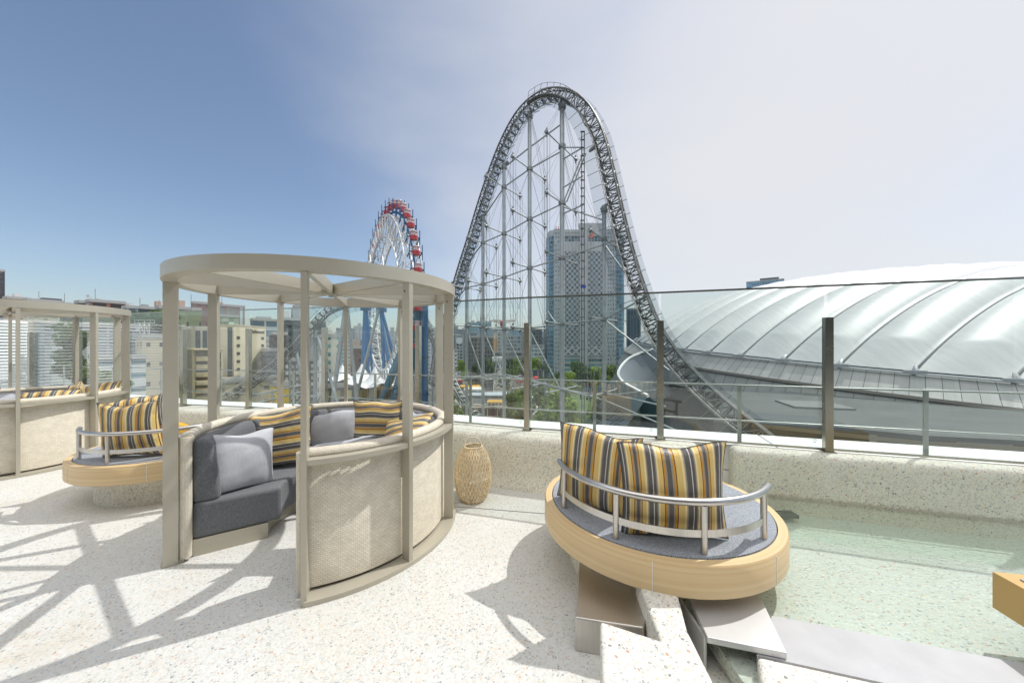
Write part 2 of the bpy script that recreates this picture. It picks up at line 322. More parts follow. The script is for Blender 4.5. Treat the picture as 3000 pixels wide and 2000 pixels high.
def facade(name, wall, glass, sx, sz, fx, fz, ox=0, oz=0, checker=None, rough=.6, vary=.3):
    # windows set in rows; the pattern repeats every sx by sz metres
    m, t, b = mat(name); lk = t.links.new
    tc = nd(t, 'ShaderNodeTexCoord'); s = nd(t, 'ShaderNodeSeparateXYZ'); lk(tc.outputs['Object'], s.inputs[0])
    a = nd(t, 'ShaderNodeMath', operation='ADD'); lk(s.outputs[0], a.inputs[0]); lk(s.outputs[1], a.inputs[1])
    def cell(src, step, off):
        d = nd(t, 'ShaderNodeMath', operation='MULTIPLY_ADD'); d.inputs[1].default_value = 1/step; d.inputs[2].default_value = off+500; lk(src, d.inputs[0])
        f = nd(t, 'ShaderNodeMath', operation='FRACT'); lk(d.outputs[0], f.inputs[0])
        fl = nd(t, 'ShaderNodeMath', operation='FLOOR'); lk(d.outputs[0], fl.inputs[0])
        return f.outputs[0], fl.outputs[0]
    fu, iu = cell(a.outputs[0], sx, ox); fv, iv = cell(s.outputs[2], sz, oz)
    def band(src, w):
        c = nd(t, 'ShaderNodeMath', operation='COMPARE'); c.inputs[1].default_value = .5; c.inputs[2].default_value = w/2; lk(src, c.inputs[0]); return c.outputs[0]
    mk = nd(t, 'ShaderNodeMath', operation='MULTIPLY'); lk(band(fu, fx), mk.inputs[0]); lk(band(fv, fz), mk.inputs[1])
    # not on roofs
    ge = nd(t, 'ShaderNodeNewGeometry'); sn = nd(t, 'ShaderNodeSeparateXYZ'); lk(ge.outputs['Normal'], sn.inputs[0])
    lt = nd(t, 'ShaderNodeMath', operation='LESS_THAN'); lt.inputs[1].default_value = .5; lk(sn.outputs[2], lt.inputs[0])
    m2 = nd(t, 'ShaderNodeMath', operation='MULTIPLY'); lk(mk.outputs[0], m2.inputs[0]); lk(lt.outputs[0], m2.inputs[1])
    cb = nd(t, 'ShaderNodeCombineXYZ'); lk(iu, cb.inputs[0]); lk(iv, cb.inputs[1])
    wnz = nd(t, 'ShaderNodeTexWhiteNoise', noise_dimensions='2D'); lk(cb.outputs[0], wnz.inputs['Vector'])
    g1 = [x*(1-vary) for x in glass]; g2 = [min(1, x*(1+vary)+.02) for x in glass]
    rg = ramp(t, [(0, g1), (.75, g2), (1, [min(1, x*2+.08) for x in glass])]); lk(wnz.outputs[0], rg.inputs[0])
    gsrc = rg.outputs[0]
    if checker:
        sm = nd(t, 'ShaderNodeMath', operation='ADD'); lk(iu, sm.inputs[0]); lk(iv, sm.inputs[1])
        md = nd(t, 'ShaderNodeMath', operation='MODULO'); md.inputs[1].default_value = 2; lk(sm.outputs[0], md.inputs[0])
        gm = nd(t, 'ShaderNodeMath', operation='GREATER_THAN'); gm.inputs[1].default_value = .5; lk(md.outputs[0], gm.inputs[0])
        mc = nd(t, 'ShaderNodeMix', data_type='RGBA'); mc.inputs['B'].default_value = col(checker); lk(gm.outputs[0], mc.inputs['Factor']); lk(gsrc, mc.inputs['A']); gsrc = mc.outputs['Result']
    n = nd(t, 'ShaderNodeTexNoise', _Scale=.25, _Detail=5.0); lk(tc.outputs['Object'], n.inputs['Vector'])
    rw = ramp(t, [(.3, [x*.86 for x in wall]), (.7, wall)]); lk(n.outputs['Fac'], rw.inputs[0])
    mxn = nd(t, 'ShaderNodeMix', data_type='RGBA'); lk(m2.outputs[0], mxn.inputs['Factor']); lk(rw.outputs[0], mxn.inputs['A']); lk(gsrc, mxn.inputs['B'])
    lk(mxn.outputs['Result'], b.inputs['Base Color'])
    ro = nd(t, 'ShaderNodeMapRange'); ro.inputs['To Min'].default_value = rough; ro.inputs['To Max'].default_value = .12; lk(m2.outputs[0], ro.inputs['Value']); lk(ro.outputs[0], b.inputs['Roughness'])
    bp = nd(t, 'ShaderNodeBump', _Strength=.6, _Distance=.15, invert=True); lk(m2.outputs[0], bp.inputs['Height']); lk(bp.outputs[0], b.inputs['Normal'])
    return m
def foliage(name, c):
    m, t, b = mat(name); lk = t.links.new; b.inputs['Roughness'].default_value = .6
    oi = nd(t, 'ShaderNodeObjectInfo'); tc = nd(t, 'ShaderNodeTexCoord')
    n = nd(t, 'ShaderNodeTexNoise', _Scale=.7, _Detail=5.0); lk(tc.outputs['Object'], n.inputs['Vector'])
    r = ramp(t, [(.3, [x*.55 for x in c]), (.55, c), (.75, [c[0]*1.7, c[1]*1.45, c[2]*1.1])]); lk(n.outputs['Fac'], r.inputs[0])
    hs = nd(t, 'ShaderNodeHueSaturation'); lk(r.outputs[0], hs.inputs['Color'])
    mrn = nd(t, 'ShaderNodeMapRange'); mrn.inputs['To Min'].default_value = .7; mrn.inputs['To Max'].default_value = 1.35; lk(oi.outputs['Random'], mrn.inputs['Value']); lk(mrn.outputs[0], hs.inputs['Value'])
    lk(hs.outputs[0], b.inputs['Base Color'])
    tl = nd(t, 'ShaderNodeBsdfTranslucent'); lk(hs.outputs[0], tl.inputs[0]); ms = nd(t, 'ShaderNodeMixShader'); ms.inputs[0].default_value = .45
    lk(b.outputs[0], ms.inputs[1]); lk(tl.outputs[0], ms.inputs[2]); lk(ms.outputs[0], t.nodes['Material Output'].inputs[0])
    return m

M = {}
M['deck'] = pebble('deck_aggregate', (.645,.65,.63), 88, stain=.2, contrast=.72)
_t = M['deck'].node_tree; _b = _t.nodes['Principled BSDF']; _src = _b.inputs['Base Color'].links[0].from_socket
_tc = nd(_t, 'ShaderNodeTexCoord'); _n = nd(_t, 'ShaderNodeTexNoise', _Scale=.9, _Detail=7.0, _Roughness=.62); _t.links.new(_tc.outputs['Object'], _n.inputs['Vector'])
_r = ramp(_t, [(.60, (0,0,0)), (.74, (.55,.55,.55))]); _t.links.new(_n.outputs['Fac'], _r.inputs[0])
_mx = nd(_t, 'ShaderNodeMix', data_type='RGBA', blend_type='MULTIPLY'); _mx.inputs['B'].default_value = (.80,.66,.44,1)
_t.links.new(_r.outputs[0], _mx.inputs['Factor']); _t.links.new(_src, _mx.inputs['A']); _t.links.new(_mx.outputs['Result'], _b.inputs['Base Color'])
M['block'] = pebble('coping_aggregate', (.78,.765,.70), 70, stain=.12, contrast=.8)
M['wall'] = pebble('wall_aggregate', (.84,.82,.71), 74, stain=.2, contrast=.80)
M['poolwall'] = pebble('pool_wall_aggregate', (.74,.735,.62), 72, stain=.25, contrast=.85, moss=.205)
M['poolfloor'] = pebble('pool_floor_aggregate', (.56,.58,.55), 66, tint=(.95,.985,.95), stain=.22, contrast=.9, stretch=(1, 1.5, 1))
M['poolchan'] = pebble('pool_channel_aggregate', (.58,.63,.575), 66, tint=(.86,.95,.88), stain=.25, contrast=.9, stretch=(1, 1.5, 1))  # greener than the shelf: deep water's tint put into the floor colour
M['ledge'] = simple('white_ledge', (.80,.80,.78), .6, var=.05, scale=2)
M['slab'] = simple('smooth_grey_slab', (.46,.46,.47), .45, var=.07, scale=6, bump=.1)
M['taupe'] = simple('taupe_powder_coat', (.48,.445,.36), .38, var=.03, scale=5)
M['taupe'].node_tree.nodes['Principled BSDF'].inputs['Metallic'].default_value = .25
M['wicker'] = wicker('wicker_cream', (.92,.855,.71), .026, .0135)
M['rope'] = wicker('wicker_rim', (.90,.84,.71), .017, .009)
M['seatgrey'] = fabric('charcoal_cushion_fabric', (.145,.15,.16), .14)
M['padgrey'] = fabric('woven_grey_pad', (.31,.33,.36), .3, 260)
M['palegrey'] = fabric('pale_grey_fabric', (.52,.525,.55), .05)
M['stripeV'] = stripes('striped_fabric_upright', 3.4, 0)
M['stripeH'] = stripes('striped_fabric_level', 3.0, 1)
M['yellow'] = fabric('yellow_fabric', (.76,.42,.03), .06)
M['teal'] = fabric('teal_fabric', (.02,.20,.25), .08)
M['steel'] = metal('brushed_stainless', (.60,.58,.55), .30)
M['post'] = metal('satin_fence_post', (.44,.43,.37), .26)
M['blocksteel'] = metal('stainless_sheet', (.66,.63,.59), .38)
M['platesteel'] = simple('satin_steel_plate', (.62,.62,.62), .42, .45, var=.05, scale=5)
M['wood'] = wood('maple_veneer', (.78,.60,.35), (.71,.51,.27))
M['rattan'] = simple('rattan', (.80,.65,.43), .55, var=.2, scale=30)
M['glass'] = clear('fence_glass', (.935,.972,.955), 0, 1.5, boost=1.35)
M['water'] = clear('pool_water', (.94,.975,.955), .02, 1.33, ripple=.3, rscale=24, boost=1.9)
M['louvre'] = simple('louvre_white', (.82,.82,.82), .5, var=.04)
M['dark'] = simple('dark_recess', (.03,.03,.032), .7)
M['grate'] = simple('drain_grate', (.04,.07,.06), .5)
M['mint'] = simple('mint_print', (.25,.62,.48), .5)
M['cord'] = simple('zip_white', (.7,.7,.7), .5)

# ---------------------------------------------------------------- rooftop deck, parapet, pool
FP = [(-13.2,7.9),(-11.3,7.5),(-9.83,7.2),(-8.4,6.85),(-7.0,6.35),(-5.42,5.83),(-4.17,5.60),(-2.76,5.22),(-1.24,4.72),(.19,4.18),(1.593,3.78),(2.99,3.343),(4.4,2.92),(5.8,2.5),(7.2,2.05)]
FV = [Vector((x, y, 0)) for x, y in FP]
def fence_at(x):
    for a, b in zip(FV, FV[1:]):
        if a.x <= x <= b.x:
            t = (x-a.x)/(b.x-a.x); p = a.lerp(b, t); return p
    return FV[0] if x < FV[0].x else FV[-1]
def fence_frames(x0, x1, n):
    xs = [x0+(x1-x0)*i/(n-1) for i in range(n)]; out = []
    for x in xs:
        p = sum((fence_at(x+d) for d in (-.5,-.25,0,.25,.5)), Vector())/5
        p = fence_at(x)*.5+p*.5
        t = (fence_at(x+.3)-fence_at(x-.3)).normalized(); nrm = Vector((t.y, -t.x, 0))   # towards the camera
        out.append((p, nrm, Vector((0,0,1))))
    return out
m = MB(); pts = [(-24,-9),(9,-9),(9,1.5)]+[(x, y+.1) for x, y in FP[::-1]]+[(-24,8.2)]
m.add([(x, y, 0) for x, y in pts], [tuple(range(len(pts)))])
tag(m.build('terrace_floor', M['deck']), kind='structure')
m = MB()
for a, b in (((-.72,3.46),(.36,3.28)),((.36,3.28),(.80,3.22))): m.bar((a[0],a[1],.002),(b[0],b[1],.002),.006,.005)
tag(m.build('floor_joint', simple('joint_grey', (.30,.29,.27), .8)), kind='structure')
PROF = [(-.02,-.2),(-.02,.565),(.16,.575),(.24,.570),(.285,.548),(.312,.50),(.322,.36),(.33,.16),(.35,.06),(.41,.0),(.41,-.2)]
PROF_P = [(-.02,-.2),(-.02,.565),(.09,.574),(.145,.566),(.175,.54),(.187,.49),(.192,.30),(.196,.12),(.21,-.2)]
def parapet(x0, x1, n, mt, label, prof=PROF):
    fr = fence_frames(x0, x1, n); m = MB()
    # rounded ends: pull the profile in over the first and last frames
    fr2 = []
    for i, (p, A, B) in enumerate(fr): fr2.append((p, A, B))
    m.sweep(fr2, prof)
    o = m.build('parapet_wall', mt, smooth=50)
    bv = o.modifiers.new('bevel', 'BEVEL'); bv.width = .05; bv.segments = 4; bv.limit_method = 'ANGLE'; bv.angle_limit = R_(60)
    return tag(o, label, 'parapet wall', 'pebble parapets under the glass fence')
parapet(-13.0, 1.93, 90, M['wall'], 'long low pebble-dash parapet running left from behind the round daybed to the gap')
parapet(2.21, 7.0, 30, M['poolwall'], 'pebble-dash parapet standing in the pool water along the right side', PROF_P)
# white coping outside the glass, in lengths
for i, (a, b) in enumerate([(-13.0,-8.4),(-8.38,-4.2),(-4.18,-1.0),(-.98,.9),(.92,2.62),(2.64,4.9),(4.92,7.0)]):
    m = MB(); m.sweep(fence_frames(a, b, 14), [(-.55,.30),(-.55,.562),(-.03,.562),(-.03,.30)])
    m.build('coping_slab', M['ledge'])
    tag(bpy.context.scene.collection.objects[-1], None)
cop = [o for o in C.objects if o.name.startswith('coping_slab')]
root = empty('outer_ledge', (0,0,0), 'smooth white ledge of coping slabs just outside the glass fence', 'ledge')
for o in cop: o.parent = root
# roof building under the ledge
m = MB(); fr = fence_frames(-13, 7, 40)
m.sweep(fr, [(-.5,-33.4),(-.5,.29),(0,.29),(0,-.21),(-.1,-33.4)])
tag(m.build('host_building', M['ledge']), 'pale outer wall of the building that carries the terrace', 'building')

# glass fence
gf = empty('glass_fence', (0,0,0), 'tall clear glass fence with satin metal posts along the terrace edge', 'fence')
dfr = lambda a, b: (b-a).normalized()
for i, p in enumerate(FV):
    t = dfr(FV[max(i-1,0)], FV[min(i+1,len(FV)-1)]); nn = Vector((t.y,-t.x,0))
    m = MB(); Mx = Matrix.Translation(p+nn*.035) @ Matrix.Rotation(math.atan2(t.y,t.x),4,'Z')
    m.box((-.032,-.03,.50),(.032,.03,1.84), Mx); m.build('post', M['post'], gf)
    m = MB(); m.box((-.05,-.045,.572),(.05,.045,.584), Mx); m.build('base_plate', M['post'], gf)
for a, b in zip(FV, FV[1:]):
    d = dfr(a, b); q = MB(); q.bar(a+d*.016+Vector((0,0,1.362)), b-d*.016+Vector((0,0,1.362)), .012, 1.55)
    q.build('glass_panel', M['glass'], gf)
    q = MB(); q.bar(a+Vector((0,0,2.145)), b+Vector((0,0,2.145)), .022, .016); q.build('top_rail', M['post'], gf)
    q = MB(); q.bar(a+Vector((0,0,.590)), b+Vector((0,0,.590)), .026, .018); q.build('bottom_channel', M['post'], gf)
    nn = Vector((d.y,-d.x,0)); q = MB(); c_ = b-d*.09+nn*.0075+Vector((0,0,.66))
    for r_, a0, a1 in ((.017, .3, 2.6), (.010, 3.3, 5.9)):
        q.tube([c_+d*(r_*math.cos(a0+(a1-a0)*k/8))+Vector((0,0,r_*math.sin(a0+(a1-a0)*k/8))) for k in range(9)], .0035, 5)
    q.build('glass_mark', M['mint'], gf)
# outer handrail
hr = empty('handrail', (0,0,0), 'slim grey two-bar handrail standing on the ledge outside the glass', 'handrail')
HX = [-10.6,-9.1,-7.6,-6.2,-4.85,-3.45,-2.0,-.57,.93,2.33,3.75,5.2]
fr = [(fence_frames(x-.01, x+.01, 3)[1]) for x in HX]
mrail = simple('handrail_grey', (.36,.37,.36), .35, .6)
for p, A, B in fr:
    m = MB(); t = Vector((-A.y, A.x, 0)); Mx = Matrix.Translation(p-A*.09) @ Matrix.Rotation(math.atan2(t.y,t.x),4,'Z')
    m.box((-.018,-.006,.562),(.018,.006,1.165), Mx); m.build('stanchion', mrail, hr)
for z in (1.165, .80):
    m = MB(); m.tube([f[0]-f[1]*.09+Vector((0,0,z)) for f in fence_frames(-12.5, 6.6, 60)], .009, 8); m.build('rail', mrail, hr, smooth=60)

def prism(m, poly, z0, z1):
    n = len(poly); vs = [(x, y, z0) for x, y in poly]+[(x, y, z1) for x, y in poly]
    m.add(vs, [tuple(range(n))[::-1], tuple(range(n, 2*n))]+[(i, (i+1) % n, n+(i+1) % n, n+i) for i in range(n)])
# terrace's building behind the camera, added dark to keep low sky off the glass
t = empty('terrace_building', (-3,-6.5,0), 'dark glazed facade added behind the camera that shows only as a reflection in the glass', 'building')
wd_ = simple('facade_charcoal', (.10,.10,.10), .6); gd_ = simple('facade_glass_dark', (.03,.035,.04), .15)
m = MB(); m.box((-12.9,-1,-.2),(11,0,10)); m.build('wall', wd_, t)
for k in range(9):
    x_ = -12.4+k*2.6; fo = MB(); fo.box((x_,.002,.1),(x_+2.3,.05,3.0)); fo = fo.build('window', wd_, t); q = MB(); q.box((x_+.08,.052,.18),(x_+2.22,.06,2.92)); q.build('pane', gd_, fo)
# pool
WZ = .15
m = MB(); pts = [(1.02,1.0),(1.02,1.95),(1.45,2.6),(1.63,2.86),(2.22,2.67),(3.42,2.33),(7,1.3),(7,1.0)][::-1]      # shallow shelf
prism(m, pts[::-1], .02, .095); tag(m.build('pool_floor', M['poolfloor']), kind='structure')
m = MB(); pts = [(1.5,2.5),(2.05,3.62),(2.6,3.52),(4.5,2.93),(7,2.2),(7,1.1)][::-1]                                # deeper channel along the wall
m.add([(x, y, .012) for x, y in pts], [tuple(range(len(pts)))]); tag(m.build('pool_channel_floor', M['poolchan']), kind='structure')
m = MB(); m.add([(x, y, WZ) for x, y in [(.93,.6),(.93,1.95),(1.35,2.45),(2.05,3.62),(2.6,3.5),(4.5,2.92),(7,2.15),(7,.6)][::-1]], [tuple(range(8))])
tag(m.build('pool_water', M['water']), kind='structure')
# kerb that holds the water back under the round seat
m = MB(); m.sweep([(Vector(p), Vector(n_).normalized(), Vector((0,0,1))) for p, n_ in
    [((1.02,1.95,0),(1,-.2,0)),((1.3,2.4,0),(1,-.5,0)),((1.62,2.9,0),(1,-.5,0)),((2.0,3.5,0),(1,-.5,0))]], [(-.10,0),(-.10,.2),(.02,.2),(.02,0)])
tag(m.build('pool_kerb', M['wall'], smooth=40), kind='structure')
# T shaped coping block
m = MB()
prism(m, [(.17,.55),(.83,.55),(.775,1.33),(.800,1.60),(.915,2.0),(.70,2.0),(.655,1.545),(.415,1.655)][::1], 0, .285)
o = m.build('pebble_coping_block', M['block'], smooth=40)
bv = o.modifiers.new('bevel', 'BEVEL'); bv.width = .018; bv.segments = 3; bv.limit_method = 'ANGLE'; bv.angle_limit = R_(40)
tag(o, 'thick T-shaped pebble concrete coping block in the near foreground', 'coping')
m = MB(); prism(m, [(.95,.5),(3.0,.5),(3.0,1.035),(1.115,1.598),(1.04,1.46)], 0, .169)
o = m.build('pebble_coping_block', M['block'], smooth=40)
bv = o.modifiers.new('bevel', 'BEVEL'); bv.width = .02; bv.segments = 3; bv.limit_method = 'ANGLE'; bv.angle_limit = R_(40)
tag(o, 'low pebble concrete coping below the smooth slab at the bottom edge of the photo', 'coping')
m = MB(); prism(m, [(1.118,1.602),(3.3,.952),(3.6,1.16),(1.36,1.835)], .06, .166)
o = m.build('smooth_slab', M['slab']); tag(o, 'smooth pale grey stone slab edging the shallow pool', 'slab')
# stainless boxes
m = MB(); prism(m, [(.325,1.812),(.655,1.745),(.81,2.0),(.86,2.35),(.50,2.50),(.43,2.25)], 0, .175)
o = m.build('stainless_box', M['blocksteel']); bv = o.modifiers.new('b', 'BEVEL'); bv.width = .006; bv.segments = 2
tag(o, 'brown-tinted stainless steel box left of the pebble neck under the round seat', 'steel box', 'stainless boxes under the round seat')
m = MB(); prism(m, [(.925,1.66),(1.235,1.575),(1.40,2.02),(1.0,2.1)], .17, .20)
m.box((.93,1.70,.0),(.945,2.0,.169)); m.box((.946,1.98,.0),(1.2,1.995,.169)); m.box((1.19,1.66,.0),(1.20,1.979,.169))
o = m.build('stainless_box', M['platesteel']); bv = o.modifiers.new('b', 'BEVEL'); bv.width = .003; bv.segments = 2
tag(o, 'bright stainless steel cover plate over the water outlet right of the pebble neck', 'steel box', 'stainless boxes under the round seat')
# drain grate
g = empty('drain_grate', P(2287,1487,3.05), 'dark slotted drain grate in the pool floor by the parapet', 'drain')
gx, gy = 2.40, 3.14; g.location = (gx, gy, .05)
m = MB(); m.box((-.13,-.05,0),(.13,-.035,.03)); m.box((-.13,.035,0),(.13,.05,.03)); m.box((-.13,-.05,0),(-.115,.05,.031)); m.box((.115,-.05,0),(.13,.05,.031)); m.build('frame', M['grate'], g)
for i in range(9): m = MB(); m.box((-.11+i*.026,-.034,.002),(-.098+i*.026,.034,.024)); m.build('bar', M['grate'], g)

# ---------------------------------------------------------------- cushions
def cushion(name, label, mt, c, w, h, t, yaw, lean=0, roll=0, cat='cushion', group=None, seed=1, ears=.10, nu=26, zip_=False):
    rnd = random.Random(seed); ph = [rnd.uniform(0, 6.28) for _ in range(6)]
    vs = []; idx = {}; m = MB()
    for sgn in (1, -1):
        for i in range(nu+1):
            for j in range(nu+1):
                u = -1+2*i/nu; v = -1+2*j/nu
                u = math.copysign(abs(u)**.85, u); v = math.copysign(abs(v)**.85, v)
                e = max(0, (1-u*u)*(1-v*v))**.42
                x = w/2*u*(1-ears*(1-v*v)*abs(u)**2); z = h/2*v*(1-ears*(1-u*u)*abs(v)**2)
                z -= .02*h*math.sin(3*u+ph[0])*(1-u*u)*max(0, v)*2
                wr = .001*math.sin(9*u+ph[1]+4*v)+.0008*math.sin(13*v+ph[2]-5*u)+.003*math.sin(21*u+ph[3])*abs(v)**3+.003*math.sin(23*v+ph[0])*abs(u)**3
                y = sgn*(t/2*e)+wr*e*1.2+.012*math.sin(2.1*u+ph[4])*math.sin(2.3*v+ph[5])
                key = (round(u, 4), round(v, 4), sgn if (0 < i < nu and 0 < j < nu) else 0)
                if key not in idx: idx[key] = len(vs); vs.append((x, y, z))
    def K(i, j, sgn):
        u = -1+2*i/nu; v = -1+2*j/nu
        u = math.copysign(abs(u)**.85, u); v = math.copysign(abs(v)**.85, v)
        return idx[(round(u, 4), round(v, 4), sgn if (0 < i < nu and 0 < j < nu) else 0)]
    fs = []; uvs = []
    for sgn in (1, -1):
        for i in range(nu):
            for j in range(nu):
                f = [K(i,j,sgn), K(i+1,j,sgn), K(i+1,j+1,sgn), K(i,j+1,sgn)]
                q = [(i/nu, j/nu), ((i+1)/nu, j/nu), ((i+1)/nu, (j+1)/nu), (i/nu, (j+1)/nu)]
                if sgn > 0: f = f[::-1]; q = q[::-1]
                fs.append(tuple(f)); uvs.append(q)
    m.add(vs, fs, uvs); o = m.build(name, mt, smooth=80)
    o.matrix_world = Matrix.Translation(c) @ Matrix.Rotation(yaw,4,'Z') @ Matrix.Rotation(lean,4,'X') @ Matrix.Rotation(roll,4,'Y')
    # seam piping
    s = MB(); loop = [K(i,0,1) for i in range(nu)]+[K(nu,j,1) for j in range(nu)]+[K(nu-i,nu,1) for i in range(nu)]+[K(0,nu-j,1) for j in range(nu)]
    s.tube([vs[k] for k in loop], .0035, 5, closed=True); s.build('piping', mt if mt in (M['stripeV'], M['stripeH']) else M['cord'] if zip_ else mt, o, smooth=60)
    return tag(o, label, cat, group)

# ---------------------------------------------------------------- round daybeds with a ring canopy
DR = 1.044; PH0 = R_(-142.94); RB = 2.03
def make_daybed(loc, rz, label):
    t = empty('round_daybed', loc, label, 'daybed', 'round wicker daybeds with ring canopies', rz)
    A = [PH0+R_(36)*k for k in range(10)]
    for k in range(10):
        if k == 1: continue
        a = A[k]; m = MB(); Mx = Matrix.Rotation(a,4,'Z') @ Matrix.Translation((DR,0,0))
        m.box((-.040,-.016,.0),(.040,.016,RB-.001), Mx); o = m.build('post', M['taupe'], t)
        m = MB(); m.tube([Matrix.Rotation(a,4,'Z') @ Vector((DR-.012,-.0165,RB-.06)), Matrix.Rotation(a,4,'Z') @ Vector((DR-.012,-.019,RB-.06))], .006, 8); m.build('screw', M['dark'], o)
    full = [(a_, b_) for a_, b_ in [(-.045,0),(.045,0),(.045,.088),(-.045,.088)]]
    m = MB(); m.sweep(ring_frames(0,0,DR,0,2*PI*95/96,96,RB), full, closed=True); m.build('canopy_ring', M['taupe'], t, smooth=40)
    for k in range(10):
        a = A[k]; d = Vector((math.cos(a), math.sin(a), 0)); m = MB()
        m.bar(d*.055+Vector((0,0,RB+.045)), d*(DR-.046)+Vector((0,0,RB+.045)), .036, .084); m.build('spoke', M['taupe'], t)
    m = MB(); m.tube([(0,0,RB-.006),(0,0,RB+.094)], .056, 10); m.build('hub', M['taupe'], t, smooth=30)
    m = MB(); m.tube([(0,0,RB-.02),(0,0,RB-.0061)], .03, 10); m.build('hub_cap', M['steel'], t, smooth=30)
    # shell, from k=0 clockwise round the back to k=2
    a0 = R_(-143.5); a1 = R_(-143.5)-(2*PI-R_(70.5))
    fr = ring_frames(0,0,1.0,a0,a1,90,0)
    m = MB(); m.sweep(fr, [(-.03,.055),(-.012,.05),(-.012,.87),(-.03,.89),(-.06,.87),(-.06,.055)]); m.build('wicker_shell', M['wicker'], t, smooth=50)
    m = MB(); pp = []
    for i, (o_, A_, B_) in enumerate(fr): pp.append(o_-A_*.035+Vector((0,0,.895)))
    m.sweep([(o_-A_*.036+Vector((0,0,.892)), A_, B_) for o_, A_, B_ in fr], [(.042*math.cos(x), .036*math.sin(x)) for x in [2*PI*i/10 for i in range(10)]]); m.build('rolled_rim', M['rope'], t, smooth=60)
    for aa in (a0, a1):
        d = Vector((math.cos(aa), math.sin(aa), 0)); m = MB(); nrm = Vector((-d.y, d.x, 0))
        m.sweep([(d*.965+Vector((0,0,z)), d, nrm) for z in (.03,.3,.6,.905)], [(.036*math.cos(x), .03*math.sin(x)) for x in [2*PI*i/10 for i in range(10)]]); m.build('rolled_end', M['rope'], t, smooth=60)
    # floor ring and mid rail between posts
    frz = ring_frames(0,0,DR,R_(-106.94+34),R_(-142.94-360+72+0)+2*PI-2*PI,2)
    b0 = PH0+R_(72); b1 = PH0+2*PI
    m = MB(); m.sweep(ring_frames(0,0,DR,b0,b1,80,0), [(-.07,.002),(.052,.002),(.052,.03),(-.07,.03)]); m.build('floor_ring', M['taupe'], t, smooth=40)
    for k in range(2, 10):
        m = MB(); m.sweep(ring_frames(0,0,DR,PH0+R_(36*k)+.0165,PH0+R_(36*(k+1))-.0165,12,.845), [(-.035,0),(.034,0),(.034,.034),(-.035,.034)]); m.build('mid_rail', M['taupe'], t, smooth=40)
    # seat
    s0 = R_(-145.5); s1 = R_(-143.5)-(2*PI-R_(73))
    def pie(r0, r1, z0, z1, a_, b_, mt, name, bev, n=70, par=t):
        m = MB(); m.sweep(ring_frames(0,0,0,a_,b_,n,0), [(r0,z0),(r1,z0),(r1,z1),(r0,z1)])
        o = m.build(name, mt, par, smooth=40)
        if bev:
            q = o.modifiers.new('b','BEVEL'); q.width = bev; q.segments = 4; q.limit_method = 'ANGLE'; q.angle_limit = R_(50)
        return o
    pie(.47,.93,.0,.125,s0,s1,M['taupe'],'plinth',0)
    st = pie(.38,.935,.126,.395,s0,s1,M['seatgrey'],'seat_cushion',.035)
    pr = [(.775,.39),(.935,.39),(.935,.86),(.87,.875),(.825,.83),(.785,.6)]
    tot = s1-s0; nb = 6
    for i in range(nb):
        x0 = s0+tot*i/nb-.008; x1 = s0+tot*(i+1)/nb+.008
        m = MB(); m.sweep(ring_frames(0,0,0,x0,x1,16,0), pr); o = m.build('back_cushion', M['seatgrey'], t, smooth=60)
        q = o.modifiers.new('b','BEVEL'); q.width = .03; q.segments = 4; q.limit_method = 'ANGLE'; q.angle_limit = R_(25)
        m = MB(); m.sweep(ring_frames(0,0,0,x0,x0-.002,2,0), [(.78,.41),(.785,.41),(.785,.6)]) if False else None
    return t
D1 = (-1.614, 3.144)
make_daybed((D1[0], D1[1], 0), 0, 'large round cream wicker daybed with ring canopy standing in the middle of the terrace')
D2 = (-6.80, 4.785)
make_daybed((D2[0], D2[1], 0), R_(1.44), 'round cream wicker daybed with ring canopy cut off by the left edge')

gD = 'loose cushions on the round daybeds'
cushion('cushion','pale grey square cushion standing nearest the opening of the middle daybed', M['palegrey'], (-2.26,2.93,.615), .46,.47,.21, R_(52), R_(-8), R_(2), group=gD, seed=3, zip_=True, ears=.05)
cushion('cushion','large cushion with level stripes beside the pale grey one in the middle daybed', M['stripeH'], (-2.33,3.42,.665), .72,.56,.18, R_(14), R_(-12), R_(-6), group=gD, seed=4)
cushion('cushion','pale grey cushion on the back of the middle daybed left of the dipped striped one', M['palegrey'], (-1.90,3.78,.63), .54,.46,.18, R_(4), R_(-14), R_(-6), group=gD, seed=5, ears=.05)
cushion('cushion','striped cushion with a dipped top edge at the back of the middle daybed', M['stripeH'], (-1.385,3.60,.745), .54,.54,.19, R_(-6), R_(-6), R_(-1), group=gD, seed=6, ears=.12)
cushion('cushion','striped cushion lying tilted at the right inside the middle daybed', M['stripeH'], (-.98,3.22,.755), .50,.42,.15, R_(-28), R_(-48), R_(-22), group=gD, seed=7)
cushion('cushion','pale grey cushion peeping over the near wicker back of the middle daybed', M['palegrey'], (-1.28,2.78,.70), .46,.42,.15, R_(200), R_(-40), R_(12), group=gD, seed=8)
cushion('cushion','pale grey cushion half hidden behind the tilted striped one in the middle daybed', M['palegrey'], (-.99,3.50,.70), .42,.44,.15, R_(-45), R_(-16), R_(4), group=gD, seed=9)
cushion('cushion','long striped cushion lying level in the left daybed beside the second post', M['stripeV'], (-6.22,4.66,.79), .58,.40,.17, R_(30), R_(-30), R_(0), group=gD, seed=10)
cushion('cushion','striped cushion leaning at the far back of the left daybed', M['stripeV'], (-6.35,5.30,.80), .70,.42,.17, R_(6), R_(-20), R_(-6), group=gD, seed=11)
cushion('cushion','striped cushion poking above the right back of the left daybed', M['stripeV'], (-6.24,5.02,.83), .36,.40,.15, R_(-35), R_(-10), R_(14), group=gD, seed=12)
cushion('cushion','pale grey cushion lying in the left daybed behind the first visible post', M['palegrey'], (-6.6,4.30,.80), .66,.36,.17, R_(30), R_(-30), R_(0), group=gD, seed=13)
